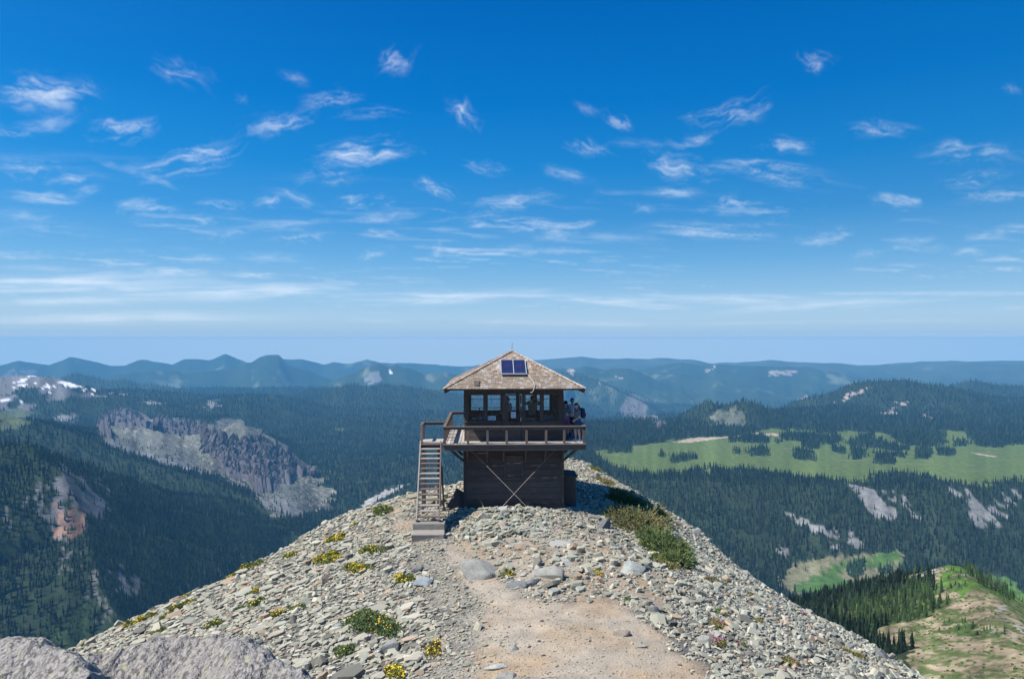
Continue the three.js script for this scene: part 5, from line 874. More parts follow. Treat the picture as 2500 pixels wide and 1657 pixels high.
  for (const i of [0, 1]) {
    if (socks) add(flesh([[ank[i], ank[i].clone().lerp(knee[i], .3), .036 * k, .046 * k]], 24, .01, .006), 'sock', std(...socks, .95), o);
    const a = ank[i]; add(flesh([[V(a.x, .035, a.z - .05 * k), V(a.x, .03, a.z + .13 * k), .042 * k, .033 * k], [V(a.x, .04, a.z - .03 * k), V(a.x, .085 * k, a.z), .042 * k, .040 * k], [V(a.x - .012, .028, a.z + .06), V(a.x + .012, .028, a.z + .10), .036 * k, .034 * k]], 40, .02), 'shoe', std(...shoes, .7), o);
  }
  if (hair) {
    const hb = [[hp(0, .05, -.03), hp(0, .045, -.012), .083 * k, .082 * k], [hp(0, .0, -.055), hp(0, -.05, -.06), .06 * k, .045 * k]];
    if (hair.tail) { const t = hair.tail; let p = hp(0, .0, -.11); hb.push([hp(0, .02, -.08), p, .03 * k, .03 * k]); for (const q of t) { const n = hp(...q); hb.push([p, n, .032 * k, .026 * k]); p = n; } }
    if (hair.sides) for (const s of [-1, 1]) hb.push([hp(s * .07, .02, -.02), hp(s * .085, -.13, -.02), .026 * k, .03 * k]);
    add(flesh(hb, 48, .02), 'hair', std(...hair.color, .75, { name: 'hair' }), o);
  }
  if (cap) {
    const g = new THREE.SphereGeometry(.097 * k, 20, 10, 0, Math.PI * 2, 0, Math.PI * .5); g.scale(.92, .95, 1.08);
    const br = new THREE.SphereGeometry(.085 * k, 16, 6, 0, Math.PI, 0, Math.PI * .5); br.scale(.95, .12, 1.0); br.translate(0, .006 * k, .05 * k);
    const c = add(mergeGeometries([g, br]), 'cap', std(...cap.color, .85, { name: 'cloth' }), o); c.position.copy(hp(0, .045, -.004)); c.quaternion.copy(hq); c.rotateX(-.06);
    if (cap.badge) { const b = add(new RoundedBoxGeometry(.05 * k, .03 * k, .008 * k, 2, .003), 'badge', std(...cap.badge, .7), o); b.position.copy(hp(0, .085, .093)); b.quaternion.copy(hq); b.rotateX(-.5); }
  }
  return { o, hp, S, L, A, k, chest, belly };
}
const deckAt = (px, py, x0) => { const d = F * (EYE - DK) / (py - CY); return V((px - CX) / F * d, DK, -d); };
{
  const skin = [.58, .38, .28];
  const a = person('person', { pos: deckAt(1381, 1071), turn: .12, height: 1.70, female: true, label: 'person in grey T-shirt, purple shorts and black cap looking down at a phone', skin, shirt: [.17, .20, .245], shorts: [.22, .07, .25], shoes: [.07, .11, .14], socks: [.12, .14, .2], hair: { color: [.025, .018, .015], sides: true, tail: [[0, -.1, -.12], [.02, -.2, -.11]] }, cap: { color: [.012, .013, .02] }, headTilt: .45, headTurn: .15, arms: [[[-.25, 1.15, -.03], [-.10, 1.10, .22], [0, .6, .3]], [[.24, 1.14, -.02], [.09, 1.12, .23], [0, .6, .3]]], stride: .02 });
  // straps of her small pack
  const tan = std(.30, .22, .10, .9); for (const s of [-1, 1]) tube('pack_strap', tan, [[s * .085, 1.46, -.08], [s * .095, 1.46, .06], [s * .10, 1.33, .125], [s * .12, 1.18, .09], [s * .13, 1.1, -.04]], .014, a.o, 14, 6);
  tube('chest_strap', tan, [[-.1, 1.30, .13], [0, 1.305, .145], [.1, 1.30, .13]], .009, a.o, 8, 5); const bp = add(new RoundedBoxGeometry(.27, .40, .15, 4, .06), 'small_pack', std(.14, .12, .07, .9), a.o); bp.position.set(0, 1.26, -.20);
  const ph = base('mobile_phone', 0, 0, 0); const hw = a.o.localToWorld(V(.0, 1.14, .30)); a.o.updateMatrixWorld(true); ph.position.copy(a.o.localToWorld(V(.0, 1.14, .32))); ph.rotation.set(-.7, .12, 0); tag(ph, 'mobile phone held by the person in purple shorts', 'phone'); add(new RoundedBoxGeometry(.075, .15, .012, 2, .004), 'case', std(.55, .62, .62, .4), ph); const scn = add(new RoundedBoxGeometry(.066, .138, .004, 1, .001), 'screen', std(.1, .2, .24, .15), ph); scn.position.z = -.006;
  person('person', { pos: deckAt(1397.5, 1067), turn: -.15, height: 1.78, label: 'person in blue cap, lavender shirt and black shorts between two others on the walkway', skin: [.36, .21, .14], shirt: [.58, .60, .82], shorts: [.012, .012, .014], shoes: [.06, .09, .13], socks: [.05, .06, .1], cap: { color: [.02, .07, .30], badge: [.5, .6, .65] }, hair: { color: [.03, .02, .016] }, headTilt: .3, headTurn: .3, arms: [[[-.26, 1.14, -.04], [-.16, .88, .10], [1, 0, .2]], [[.26, 1.14, -.03], [.14, .93, .16], [-1, 0, .2]]], stride: .06 });
  const c = person('person', { pos: deckAt(1410, 1075.5), turn: -1.05, height: 1.66, female: true, label: 'person in dark cap with ponytail, blue shorts and navy backpack, rightmost on the walkway', skin: [.62, .41, .31], shirt: [.15, .155, .18], shorts: [.035, .09, .16], shoes: [.68, .62, .66], hair: { color: [.16, .09, .05], tail: [[.01, -.06, -.14], [.02, -.16, -.14], [.02, -.22, -.12]] }, cap: { color: [.012, .012, .016] }, headTilt: .28, headTurn: .1, lean: .06, arms: [[[-.20, 1.16, .10], [-.05, 1.42, .17], [0, 0, 1]], [[.22, 1.13, .02], [.13, .98, .22], [-1, 0, .3]]], stride: .03 });
  const navy = std(.025, .03, .085, .85, { name: 'cloth' }); const pk = add(new RoundedBoxGeometry(.29, .44, .20, 5, .075), 'backpack', navy, c.o); pk.position.set(0, 1.20, -.25); pk.rotation.x = .08; const pp = add(new RoundedBoxGeometry(.22, .20, .08, 4, .035), 'pack_pocket', std(.035, .04, .10, .85), c.o); pp.position.set(0, 1.12, -.355); for (const s of [-1, 1]) { tube('pack_strap', navy, [[s * .085, 1.44, -.15], [s * .095, 1.45, .02], [s * .10, 1.30, .11], [s * .13, 1.12, -.05]], .016, c.o, 12, 6); } const bt = add(new THREE.CylinderGeometry(.03, .03, .1, 10), 'buckle', std(.6, .6, .62, .5), c.o); bt.scale.set(.5, .3, .4); bt.position.set(.1, 1.05, -.37); tube('loose_strap', navy, [[.05, 1.0, -.3], [.06, .88, -.33], [.05, .72, -.31]], .008, c.o, 8, 5);
  person('person', { pos: toWorld(-.20, DK + .005, .05), turn: -.9, height: 1.74, label: 'person in grey T-shirt seen through the glass of the cabin door', skin, shirt: [.30, .31, .33], shorts: [.03, .03, .035], shoes: [.1, .1, .1], hair: { color: [.10, .06, .035] }, arms: [[[-.25, 1.16, .02], [-.14, 1.02, .24], [0, 1, 0]], [[.25, 1.16, .02], [.12, 1.05, .24], [0, 1, 0]]], headTilt: .2 });
  person('person', { pos: toWorld(.90, DK + .005, .75), turn: 2.7, height: 1.86, label: 'person in khaki shirt with raised elbows behind the right-hand cabin window', skin: [.42, .28, .2], shirt: [.20, .175, .14], shorts: [.05, .048, .04], shoes: [.08, .07, .06], hair: { color: [.05, .035, .025] }, arms: [[[-.38, 1.40, .12], [-.10, 1.56, .22], [0, 0, -1]], [[.38, 1.38, .12], [.10, 1.55, .22], [0, 0, -1]]] });
}
// ------------------------------------------------------------------ inside the cabin and on its windows
{
  const W = (x, y, z) => toWorld(x, DK + y, z);
  const bench = base('wooden_bench', ...W(-.1, 0, -1.78).toArray(), TURN); tag(bench, 'dark wooden bench along the cabin rear wall under the windows', 'bench'); beam('seat', dark[5], 3.9, .05, .48, 0, .52, 0, bench); beam('front_board', dark[3], 3.9, .48, .03, 0, .25, .22, bench);
  const table = base('fire_finder_stand', ...W(.15, 0, -.75).toArray(), TURN); tag(table, 'low wooden stand in the cabin middle', 'stand'); beam('top', woodMat(.16, .11, .07), .62, .05, .62, 0, .74, 0, table); for (const s of [-1, 1]) for (const t of [-1, 1]) beam('leg', dark[5], .07, .72, .07, s * .25, .36, t * .25, table);
  const bed = base('cot', ...W(-1.55, 0, .9).toArray(), TURN); tag(bed, 'dark cot with a folded cover behind the left cabin window', 'cot'); beam('frame', dark[4], .85, .08, 1.8, 0, .42, 0, bed); const mt = add(new RoundedBoxGeometry(.8, .16, 1.72, 4, .06), 'mattress', std(.05, .06, .05, .95), bed); mt.position.y = .54; for (const s of [-1, 1]) for (const t of [-1, 1]) beam('leg', dark[2], .06, .4, .06, s * .36, .2, t * .8, bed);
  const lamp = base('folding_tripod', ...W(-1.52, .62, .95).toArray(), TURN); tag(lamp, 'dark folded tripod standing behind the left cabin window', 'tripod'); for (const a of [0, 2.1, 4.2]) strut('leg', dark[0], [Math.cos(a) * .16, 0, Math.sin(a) * .16], [0, .62, 0], .022, .022, lamp); const hd = add(new THREE.CylinderGeometry(.03, .02, .12, 10), 'head', std(.06, .06, .07, .5), lamp); hd.position.y = .66; const wr = add(new THREE.ConeGeometry(.08, .5, 8), 'cover', std(.20, .25, .32, .8), lamp); wr.position.set(.03, .26, .03);
  const chest = base('storage_chest', ...W(.72, 0, 1.2).toArray(), TURN); tag(chest, 'olive and tan chest under the right cabin windows', 'chest'); const cb = add(new RoundedBoxGeometry(.62, .88, .45, 3, .03), 'case', std(.20, .19, .10, .8), chest); cb.position.y = .45; for (const s of [-.16, .16]) { const c = add(new RoundedBoxGeometry(.05, .16, .02, 2, .006), 'clasp', std(.5, .48, .42, .5), chest); c.position.set(s, .82, .23); }
  const sack = base('backpack', ...W(1.55, .2, 1.2).toArray(), TURN + .4); tag(sack, 'grey backpack lying behind the rightmost cabin window', 'backpack'); const sb = add(new RoundedBoxGeometry(.62, .78, .42, 5, .14), 'bag', std(.16, .18, .21, .9), sack); sb.position.y = .42; sb.rotation.z = .25; tube('strap', std(.3, .28, .26, .8), [[-.2, .8, .1], [-.05, .95, .15], [.15, .85, .2], [.2, .6, .24]], .02, sack, 14, 6);
  const spack = base('backpack', ...W(-.75, .57, -1.75).toArray(), TURN); tag(spack, 'dark green backpack on the bench behind the second window from the left', 'backpack'); const s2 = add(new RoundedBoxGeometry(.45, .36, .32, 5, .1), 'bag', std(.07, .085, .05, .9), spack); s2.position.y = .17; const s3 = add(new RoundedBoxGeometry(.22, .14, .08, 4, .03), 'pocket', std(.16, .15, .12, .9), spack); s3.position.set(.03, .14, .18);
  const bag = base('red_bag', ...W(-.05, .78, .9).toArray(), TURN); tag(bag, 'red cloth bag hanging behind the paper on the cabin door', 'bag'); const bb = add(new RoundedBoxGeometry(.42, .34, .16, 4, .06), 'bag', std(.28, .03, .025, .9), bag); bb.position.y = .2; tube('handle', std(.25, .04, .03, .9), [[-.12, .36, 0], [-.06, .56, 0], [.06, .56, 0], [.12, .36, 0]], .012, bag, 12, 6);
  // papers taped to the panes: printed flat
  const sheet = (seed, lines, tone) => { const c = document.createElement('canvas'); c.width = 128; c.height = 160; const g = c.getContext('2d'), r = rng(seed); g.fillStyle = tone; g.fillRect(0, 0, 128, 160); g.fillStyle = 'rgba(60,80,120,.75)'; for (let i = 0; i < lines; i++) { const y = 14 + i * (136 / lines); let x = 12; const end = 116 - r() * 30; while (x < end) { const w = 4 + r() * 14; g.fillRect(x, y, w, 3.2); x += w + 4; } } const t = new THREE.CanvasTexture(c); t.colorSpace = THREE.SRGBColorSpace; return t; };
  const paper = (x, y, w, h, tex, label, z = HW + .012) => { const p = base('paper_notice', ...toWorld(x, y, z).toArray(), TURN); tag(p, label, 'notice'); add(new THREE.BoxGeometry(w, h, .004), 'sheet', std(1, 1, 1, .85, { map: tex }), p); };
  paper(-.02, 4.005, .21, .27, sheet(4, 13, '#c9d6ee'), 'white printed paper taped inside the glass of the cabin door', HW - .02);
  paper(-.99, 3.87, .38, .17, (() => { const c = document.createElement('canvas'); c.width = 192; c.height = 96; const g = c.getContext('2d'), r = rng(8); g.fillStyle = '#dbe8f2'; g.fillRect(0, 0, 192, 96); g.fillStyle = '#8fb2cf'; g.fillRect(12, 12, 168, 34); g.fillStyle = '#5d6f78'; g.beginPath(); g.moveTo(12, 78); for (let i = 0; i <= 12; i++) g.lineTo(12 + i * 14, 44 + r() * 14); g.lineTo(180, 78); g.fill(); g.fillStyle = '#c4ced2'; g.fillRect(12, 66, 168, 12); const t = new THREE.CanvasTexture(c); t.colorSpace = THREE.SRGBColorSpace; return t; })(), 'small framed landscape print standing in the second cabin window from the left', HW - .03);
  const fr = base('picture_frame', ...toWorld(-1.52, 3.83, HW - .03).toArray(), TURN); tag(fr, 'long low empty frame lying in the leftmost cabin window', 'frame'); for (const s of [-1, 1]) { beam('side', std(.22, .26, .30, .7), .02, .14, .02, s * .18, 0, 0, fr); beam('side', std(.22, .26, .30, .7), .36, .02, .02, 0, s * .06, 0, fr); }
}
// ------------------------------------------------------------------ boulders, ledges and the heap before the lookout
const rockNoise = new ImprovedNoise();
function boulder(seed, sx, sy, sz, rough = .22, detail = 5, cut = 7) {
  const g0 = new THREE.IcosahedronGeometry(1, detail); g0.deleteAttribute('normal'); g0.deleteAttribute('uv'); const g = mergeVertices(g0, 1e-4), p = g.attributes.position, r = rng(seed), planes = [...Array(cut)].map(() => { const a = r() * 6.283, u = rr(-.5, 1, r), s = Math.sqrt(Math.max(0, 1 - u * u)); return [V(Math.cos(a) * s, u, Math.sin(a) * s), rr(.40, .80, r)]; }), v = V(0, 0, 0);
  for (let i = 0; i < p.count; i++) { v.fromBufferAttribute(p, i); for (const [n, d] of planes) { const t = v.dot(n) - d; if (t > 0) v.addScaledVector(n, -t * .94); } const q = 1 + rough * .55 * rockNoise.noise(v.x * 1.6 + seed, v.y * 1.6, v.z * 1.6) + rough * .3 * rockNoise.noise(v.x * 4.4, v.y * 4.4 + seed, v.z * 4.4) + rough * .14 * rockNoise.noise(v.x * 11, v.y * 11, v.z * 11 + seed); p.setXYZ(i, v.x * q * sx, v.y * q * sy, v.z * q * sz); }
  g.computeVertexNormals(); const uv = new Float32Array(p.count * 2); for (let i = 0; i < p.count; i++) { uv[i * 2] = (p.getX(i) + p.getY(i) * .5) / 1.3; uv[i * 2 + 1] = (p.getZ(i) - p.getY(i) * .6) / 1.3; } g.setAttribute('uv', new THREE.BufferAttribute(uv, 2)); return g;
}
const rockTex = dataTex(512, (u, v) => { const a = tileNoise(u, v, 7, 5), b = tileNoise(v, u, 34, 3), k = .72 + .3 * a + .3 * b; return [k, k * (1 + .02 * b), k * (1 - .03 * a)]; });
function rockThing(px, py, w, h, dp, seed, col, label, turn = 0, tilt = 0, cut = 8) {
  const at = fore(px, py); if (!at) return; const d = -at.z, W = w / F * d / 2, Hh = h / F * d / 2, o = base('boulder', at.x, at.y, at.z, turn); tag(o, label, 'rock');
  const m = add(boulder(seed, W * 1.5, Hh * 1.55, W * dp * 1.25, .13, 5, cut + 6), 'rock_body', std(col[0] / .72, col[1] / .72, col[2] / .72, .95, { map: rockTex, bumpMap: rockTex, bumpScale: .02, name: 'rock' }), o); m.position.y = Hh * .22; m.rotation.z = tilt;
}
const PALE = [.25, .245, .22], GREY = [.235, .235, .215], DARKR = [.15, .155, .155], WARM = [.32, .27, .225], PURP = [.22, .18, .175];
rockThing(1172, 1402, 105, 42, .7, 3, PALE, 'broad pale bedrock slab in the trodden ground left of the yellow-flowered cushion', .1, -.06, 9);
rockThing(1352, 1408, 74, 44, .6, 5, PALE, 'large pale broken block in the middle of the ledges', -.3, .1);
rockThing(1292, 1430, 58, 26, .4, 8, GREY, 'long grey tilted slab in the sand below the yellow-flowered cushion', .6, .5);
rockThing(1256, 1432, 44, 22, .6, 9, DARKR, 'dark grey angular block beside the long tilted slab', -.2, .1);
rockThing(1022, 1396, 26, 17, .7, 12, DARKR, 'small dark rock beside the flowers left of the trail', .2, .1);
rockThing(1032, 1428, 52, 24, .7, 13, [.24, .27, .28], 'smooth blue-grey slab left of the trail', .1, 0);
rockThing(1598, 1496, 42, 28, .7, 15, GREY, 'squat grey boulder at the right edge of the sand', .3, 0);
rockThing(1516, 1550, 34, 17, .7, 17, WARM, 'brownish flat stone alone on the sand', .1, .05);
rockThing(1568, 1580, 32, 12, .6, 19, PALE, 'small pale flat stone alone on the sand, right of the brownish one', -.2, .05);
rockThing(1720, 1570, 44, 24, .7, 21, PALE, 'rounded pale stone at the right lower edge of the sand', .1, 0);
rockThing(1545, 1398, 70, 38, .6, 23, [.28, .30, .28], 'large grey-green block among the ledges right of the trail', .4, .2);
rockThing(1475, 1290, 50, 26, .45, 25, DARKR, 'dark upright slab left of the dwarf fir', .5, .5);
rockThing(2052, 1534, 28, 24, .8, 27, PURP, 'dark purplish boulder on the right scree', .3, .2);
rockThing(2150, 1606, 38, 32, .8, 29, DARKR, 'largest dark boulder low on the right scree', -.3, .1);
rockThing(2140, 1580, 22, 16, .8, 31, PURP, 'small purplish boulder just above the largest dark one', .3, 0);
rockThing(1962, 1584, 20, 15, .8, 33, PURP, 'small purplish boulder in the middle of the right scree', 0, .1);
rockThing(1702, 1304, 22, 26, .7, 35, GREY, 'upright grey block on the right skyline of the ridge', .2, .1);
rockThing(1816, 1400, 24, 18, .8, 37, GREY, 'grey block on the right skyline halfway down', -.3, .1);
rockThing(1483, 1152, 30, 22, .8, 39, WARM, 'dark brownish boulder on the skyline behind the lookout', .3, .1);
rockThing(828, 1532, 44, 22, .6, 41, [.22, .24, .25], 'blue-grey pointed slab beside the big green cushion', .4, .2);
rockThing(945, 1590, 60, 38, .7, 43, GREY, 'grey flat slab below the big green cushion', .5, .35);
rockThing(1240, 1656, 52, 20, .6, 45, PALE, 'pale slab at the bottom edge in the trodden ground', .3, .1);
rockThing(1204, 1632, 50, 13, .5, 47, [.33, .34, .31], 'thin pale slab left of the sand near the bottom edge', 0, .05);
rockThing(1252, 1585, 26, 16, .8, 49, GREY, 'small grey angular stone on the trail edge', 0, .2);
// slab stones heaped before the lookout and split ledges right of the trail: pieces of the ridge
{
  const r = rng(606), mats = [...Array(10)].map((_, i) => { const c = i < 6 ? [.345, .335, .285] : i < 8 ? [.36, .355, .32] : [.15, .17, .17], m = rr(.72, 1.02, r); return std(c[0] * m, c[1] * m, c[2] * m, .93, { name: 'slate' }); });
  const put = (x, z, s, tilt, lift, k) => { const m = add(plates[k], 'stone', mats[Math.floor(r() * mats.length)], ridgeMesh); m.applyMatrix4(lay(x, z, s, r, tilt, .1, lift)); };
  for (let i = 0; i < 70; i++) { const u = Math.pow(r(), .8), px = lerp(1128, 1332, r()), py = lerp(1247, 1300, u) + 10 * Math.abs((px - 1230) / 100), p = fore(px, py); if (!p || p.z < -29.9) continue; const mid = 1 - Math.abs(px - 1225) / 120; put(p.x, p.z, rr(.2, .42, r), rr(.1, 1.0, r), Math.max(0, mid) * rr(0, .28, r) * (1 - u * .7), [3, 5, 8, 1, 2, 4, 7][Math.floor(r() * 7)]); }
  const rest = [[], [], []]; for (let i = 0; i < 420; i++) { const px = lerp(1120, 1345, r()), py = lerp(1246, 1312, r()), p = fore(px, py); if (!p || p.z < -29.95) continue; const mid = Math.max(0, 1 - Math.abs(px - 1225) / 120); rest[i % 3].push(lay(p.x, p.z, rr(.12, .28, r), r, rr(0, 1, r), .1, mid * rr(0, .2, r))); }
  rest.forEach((L, k) => { const im = new THREE.InstancedMesh(plates[[3, 5, 8][k]], std(1, 1, 1, .93, { name: 'slate' }), L.length); im.name = 'heap_rubble'; im.userData.kind = 'stuff'; const c = new THREE.Color(); L.forEach((M, i) => { im.setMatrixAt(i, M); const t = stoneTone(1, 0, r); im.setColorAt(i, c.setRGB(t[0] * .95, t[1], t[2])); }); ridgeMesh.add(im); });
  for (let i = 0; i < 10; i++) { const px = lerp(1120, 1600, r()), py = lerp(1320, 1470, r()), p = fore(px, py); if (!p || ledgeAt(p.x, p.z) < .3) continue; put(p.x, p.z, rr(.4, .75, r), rr(0, .35, r), -.03, [0, 4, 6][i % 3]); }
}
// the two weathered rocks right before the camera, grey with lichen
{
  const lich = dataTex(1024, (u, v) => { const a = tileNoise(u, v, 8, 5), b = tileNoise(v, u, 26, 4), c = tileNoise(u + .3, v, 15, 4), e = tileNoise(u, v, 70, 2); let k = .46 + .22 * a + .2 * b + .18 * e; let col = [k, k * .975, k * .95]; const dk = sst(.02, .26, b + .5 * a); col = col.map((x, i) => lerp(x, [.17, .16, .165][i], dk * .85)); const pale = sst(.1, .3, -b + .3 * c); col = col.map((x, i) => lerp(x, [.62, .60, .57][i], pale * .6)); const ly = sst(.24, .36, c + .25 * e); return col.map((x, i) => lerp(x, [.56, .58, .36][i], ly * .65)); });
  const bump = dataTex(512, (u, v) => { const a = tileNoise(u, v, 12, 5), b = tileNoise(v, u, 40, 3); const k = .5 + .4 * a + .25 * b; return [k, k, k]; });
  const mat = std(.55, .525, .495, .97, { map: lich, bumpMap: bump, bumpScale: .04, name: 'lichened_rock' });
  // a rock whose upper outline follows the given crest line [px, py, distance], sloping to front and back
  const slab = (crest, name, label, rough, seed, low) => {
    const nx = 220, nz = 70, pos = [], uv = [], idx = [], at = (px, k) => { for (let i = 1; i < crest.length; i++) if (px <= crest[i][0]) { const t = (px - crest[i - 1][0]) / (crest[i][0] - crest[i - 1][0]); return lerp(crest[i - 1][k], crest[i][k], t * t * (3 - 2 * t)); } return crest[crest.length - 1][k]; };
    for (let j = 0; j <= nz; j++) for (let i = 0; i <= nx; i++) {
      const px = lerp(crest[0][0], crest[crest.length - 1][0], i / nx), c = P(px, at(px, 1), at(px, 2)), v = j / nz * 2 - 1, edge = Math.min(1, Math.sin(Math.PI * i / nx) * 3) ** .5;
      const back = v < 0, reach = back ? .8 : 1.5, z = c[1] + v * reach, drop = back ? 1.0 * v * v : (.42 * v + .5 * v * v), x = c[0] * (1 - (z - c[1]) * .02);
      const n = rough * (.16 * rockNoise.noise(x * 1.7 + seed, z * 1.7, 1) + .12 * rockNoise.noise(x * 4.6, z * 4.6 + seed, 2) + .085 * Math.abs(rockNoise.noise(x * 9, z * 9, seed)) + .05 * rockNoise.noise(x * 14, z * 14, seed) + .025 * rockNoise.noise(x * 30, z * 30, seed));
      pos.push(x, lerp(c[2] - low, c[2] - drop * low * .9 + n, edge), z); uv.push(x / .95, z / .95 + c[2] * .3);
    }
    for (let j = 0; j < nz; j++) for (let i = 0; i < nx; i++) { const a = j * (nx + 1) + i, b = a + 1, c = a + nx + 1, d = c + 1; idx.push(a, c, b, b, c, d); }
    const g = new THREE.BufferGeometry(); g.setAttribute('position', new THREE.Float32BufferAttribute(pos, 3)); g.setAttribute('uv', new THREE.Float32BufferAttribute(uv, 2)); g.setIndex(idx); g.computeVertexNormals();
    const m = add(g, name, mat); tag(m, label, 'rock');
  };
  slab([[-420, 1600, 4.4], [-250, 1560, 4.6], [-60, 1558, 4.8], [0, 1556, 4.8], [55, 1553, 4.8], [85, 1566, 4.75], [100, 1585, 4.7], [140, 1606, 4.6], [165, 1618, 4.5], [230, 1650, 4.4], [300, 1700, 4.2]], 'near_rock', 'rough lichened rock filling the bottom left corner', .45, 3, 1.6);
  slab([[60, 1700, 4.9], [120, 1660, 5.1], [165, 1628, 5.25], [210, 1608, 5.3], [270, 1598, 5.4], [320, 1586, 5.5], [385, 1574, 5.55], [460, 1566, 5.6], [530, 1558, 5.6], [580, 1564, 5.5], [620, 1590, 5.4], [670, 1626, 5.3], [720, 1655, 5.2], [790, 1700, 5.1], [860, 1750, 4.9]], 'near_rock', 'long smooth lichened rock along the bottom left edge', .42, 9, 1.6);
}
// ------------------------------------------------------------------ cushion plants, mats and the dwarf firs
const leafM = [[.15, .19, .04], [.18, .20, .055], [.11, .165, .05], [.22, .20, .06], [.19, .15, .07]].map((c) => new THREE.MeshPhysicalMaterial({ color: new THREE.Color().setRGB(...c), roughness: .85, transmission: .25, thickness: 0, side: THREE.DoubleSide, name: 'leaves' }));
const petal = std(.80, .56, .015, .7, { name: 'petals', side: THREE.DoubleSide }), petalP = std(.50, .16, .38, .7, { name: 'petals', side: THREE.DoubleSide });
function tris(list) { const g = new THREE.BufferGeometry(); g.setAttribute('position', new THREE.Float32BufferAttribute(list, 3)); g.computeVertexNormals(); return g; }
function leafTri(out, p, d, l, w, r) { const s = V(rr(-1, 1, r), rr(-.3, .3, r), rr(-1, 1, r)).cross(d).normalize().multiplyScalar(w); out.push(p.x - s.x, p.y - s.y, p.z - s.z, p.x + s.x, p.y + s.y, p.z + s.z, p.x + d.x * l, p.y + d.y * l, p.z + d.z * l); }
const PR = rng(1212);
function cushion(px, py, w, h, flow, label, tone = 0, pink = false, tilt = .0, name = 'cushion_plant') {
  const at = fore(px, py); if (!at) return; const r = PR, d = -at.z, W = w / F * d / 2, D = Math.max(W * .5, h / F * d * 1.6), o = base(name, at.x, at.y, at.z); tag(o, label, 'plant');
  const leaves = [], flowers = [], n = clamp(Math.round(W * D * 4200), 160, 5200), ca = Math.cos(tilt), sa = Math.sin(tilt), lobes = [...Array(8)].map(() => [rr(-.6, .6, r), rr(-.6, .6, r), rr(.35, .6, r)]);
  for (let i = 0; i < n; i++) {
    const L = lobes[Math.floor(r() * 8)], a = r() * 6.283, q = Math.sqrt(r()) * (1 + .15 * noise(a * 2, px)), u = L[0] + Math.cos(a) * q * L[2], v = L[1] + Math.sin(a) * q * L[2], x = (u * W * ca - v * D * .8 * sa), z = (u * W * sa + v * D * .8 * ca), dome = Math.sqrt(Math.max(0, 1 - q * q)) * Math.min(.24, W * .4) * (.7 + .6 * noise(x * 5 + px, z * 5));
    const y = groundH(at.x + x, at.z + z) - at.y + Math.max(.0, dome) * rr(.5, 1.05, r) + .01, p = V(x, y, z), dir = V(rr(-.8, .8, r), rr(.2, 1, r), rr(-.8, .8, r)).normalize(); leafTri(leaves, p, dir, rr(.05, .10, r), rr(.014, .028, r), r);
    if (r() < flow * .21 * sst(-.25, .25, noise(x * 3.1 + px, z * 3.1)) * 2) { const f = p.clone().add(V(0, rr(.02, .05, r), 0)), s = rr(.016, .028, r), a2 = r() * 6; for (let k = 0; k < 2; k++) { const b = a2 + k * 1.57; flowers.push(f.x + Math.cos(b) * s, f.y, f.z + Math.sin(b) * s, f.x - Math.cos(b) * s, f.y + .006, f.z - Math.sin(b) * s, f.x + Math.cos(b + 1.5) * s, f.y + .02, f.z + Math.sin(b + 1.5) * s); } }
  }
  add(tris(leaves), 'foliage', leafM[tone], o); if (flowers.length) add(tris(flowers), pink ? 'pink_blossoms' : 'yellow_blossoms', pink ? petalP : petal, o);
}
for (const c of CUSHIONS) cushion(...c);
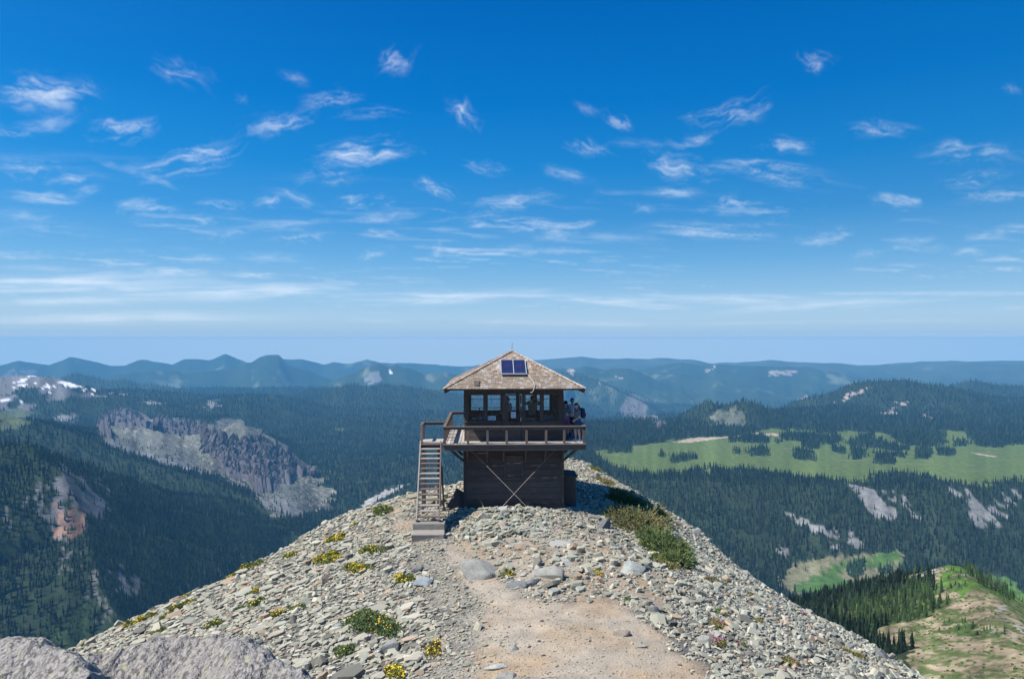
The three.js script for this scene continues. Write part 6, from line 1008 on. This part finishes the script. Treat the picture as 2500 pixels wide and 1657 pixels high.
// wind-pressed dwarf firs: bare twisted twigs and short needle sprays
function dwarfFir(blobs, label, twigShare, seed, tones) {
  const r = rng(seed), c = fore(blobs[0][0], blobs[0][1]), o = base('dwarf_fir', c.x, c.y, c.z); tag(o, label, 'shrub');
  const sp = [[], []], twigs = [];
  for (const [px, py, w, h, n] of blobs) {
    const b = fore(px, py + h * .35), d = -b.z, W = w / F * d / 2, Hh = h / F * d * .62; const root = V(b.x - c.x, b.y - c.y, b.z - c.z);
    for (let i = 0; i < n; i++) {
      const a = r() * 6.283, u = rr(-.15, 1, r), q = Math.pow(r(), .5), s = Math.sqrt(Math.max(0, 1 - u * u)), lump = 1 + .6 * noise(a * 2.3 + px, u * 3);
      const x = Math.cos(a) * s * q * W * lump, z = Math.sin(a) * s * q * W * .75 * lump, y = Math.max(0, groundH(c.x + root.x + x, c.z + root.z + z) - c.y - root.y) + Math.max(0, u) * q * Hh * lump + .03, p = V(x, y, z).add(root), out = V(x / W + rr(-.5, .5, r), .35 + u * .6 + rr(-.2, .4, r), z / W + rr(-.5, .5, r)).normalize();
      const T = sp[r() < .72 ? 0 : 1], l = rr(.09, .19, r); for (let k = 0; k < 4; k++) leafTri(T, p.clone().addScaledVector(out, k * l * .28), out.clone().add(V(rr(-.7, .7, r), rr(-.4, .6, r), rr(-.7, .7, r))).normalize(), l * .8, .024, r);
      if (r() < twigShare) { const e = p.clone().addScaledVector(out, rr(.02, .12, r)), m = p.clone().lerp(root, rr(.25, .55, r)); m.y += rr(0, .1, r); twigs.push([m, p, e]); }
    }
  }
  add(tris(sp[0]), 'foliage', leafM[tones[0]], o); add(tris(sp[1]), 'foliage', leafM[tones[1]], o);
  const tg = twigs.map(([a, b, e]) => new THREE.TubeGeometry(new THREE.CatmullRomCurve3([a, b, e]), 4, .011, 3)); if (tg.length) add(mergeGeometries(tg), 'branches', std(.36, .27, .23, .95, { name: 'bark' }), o);
}
dwarfFir([[1560, 1268, 150, 60, 1500], [1520, 1255, 70, 50, 500], [1600, 1255, 70, 50, 600], [1575, 1290, 110, 40, 500]], 'grey-twigged low fir bush on the right ridge edge, browner upper part', .55, 31, [1, 3]);
dwarfFir([[1612, 1322, 100, 60, 1300], [1640, 1345, 90, 50, 1300], [1660, 1370, 60, 34, 600], [1590, 1312, 60, 36, 400]], 'dense dark green fir bush just below the grey-twigged one', .06, 47, [2, 0]);
dwarfFir([[1515, 1212, 60, 36, 700], [1545, 1226, 60, 22, 400]], 'dark dwarf fir in the shade of the lookout above the grey-twigged bush', .05, 53, [2, 2]);
renderer.render(scene, camera);
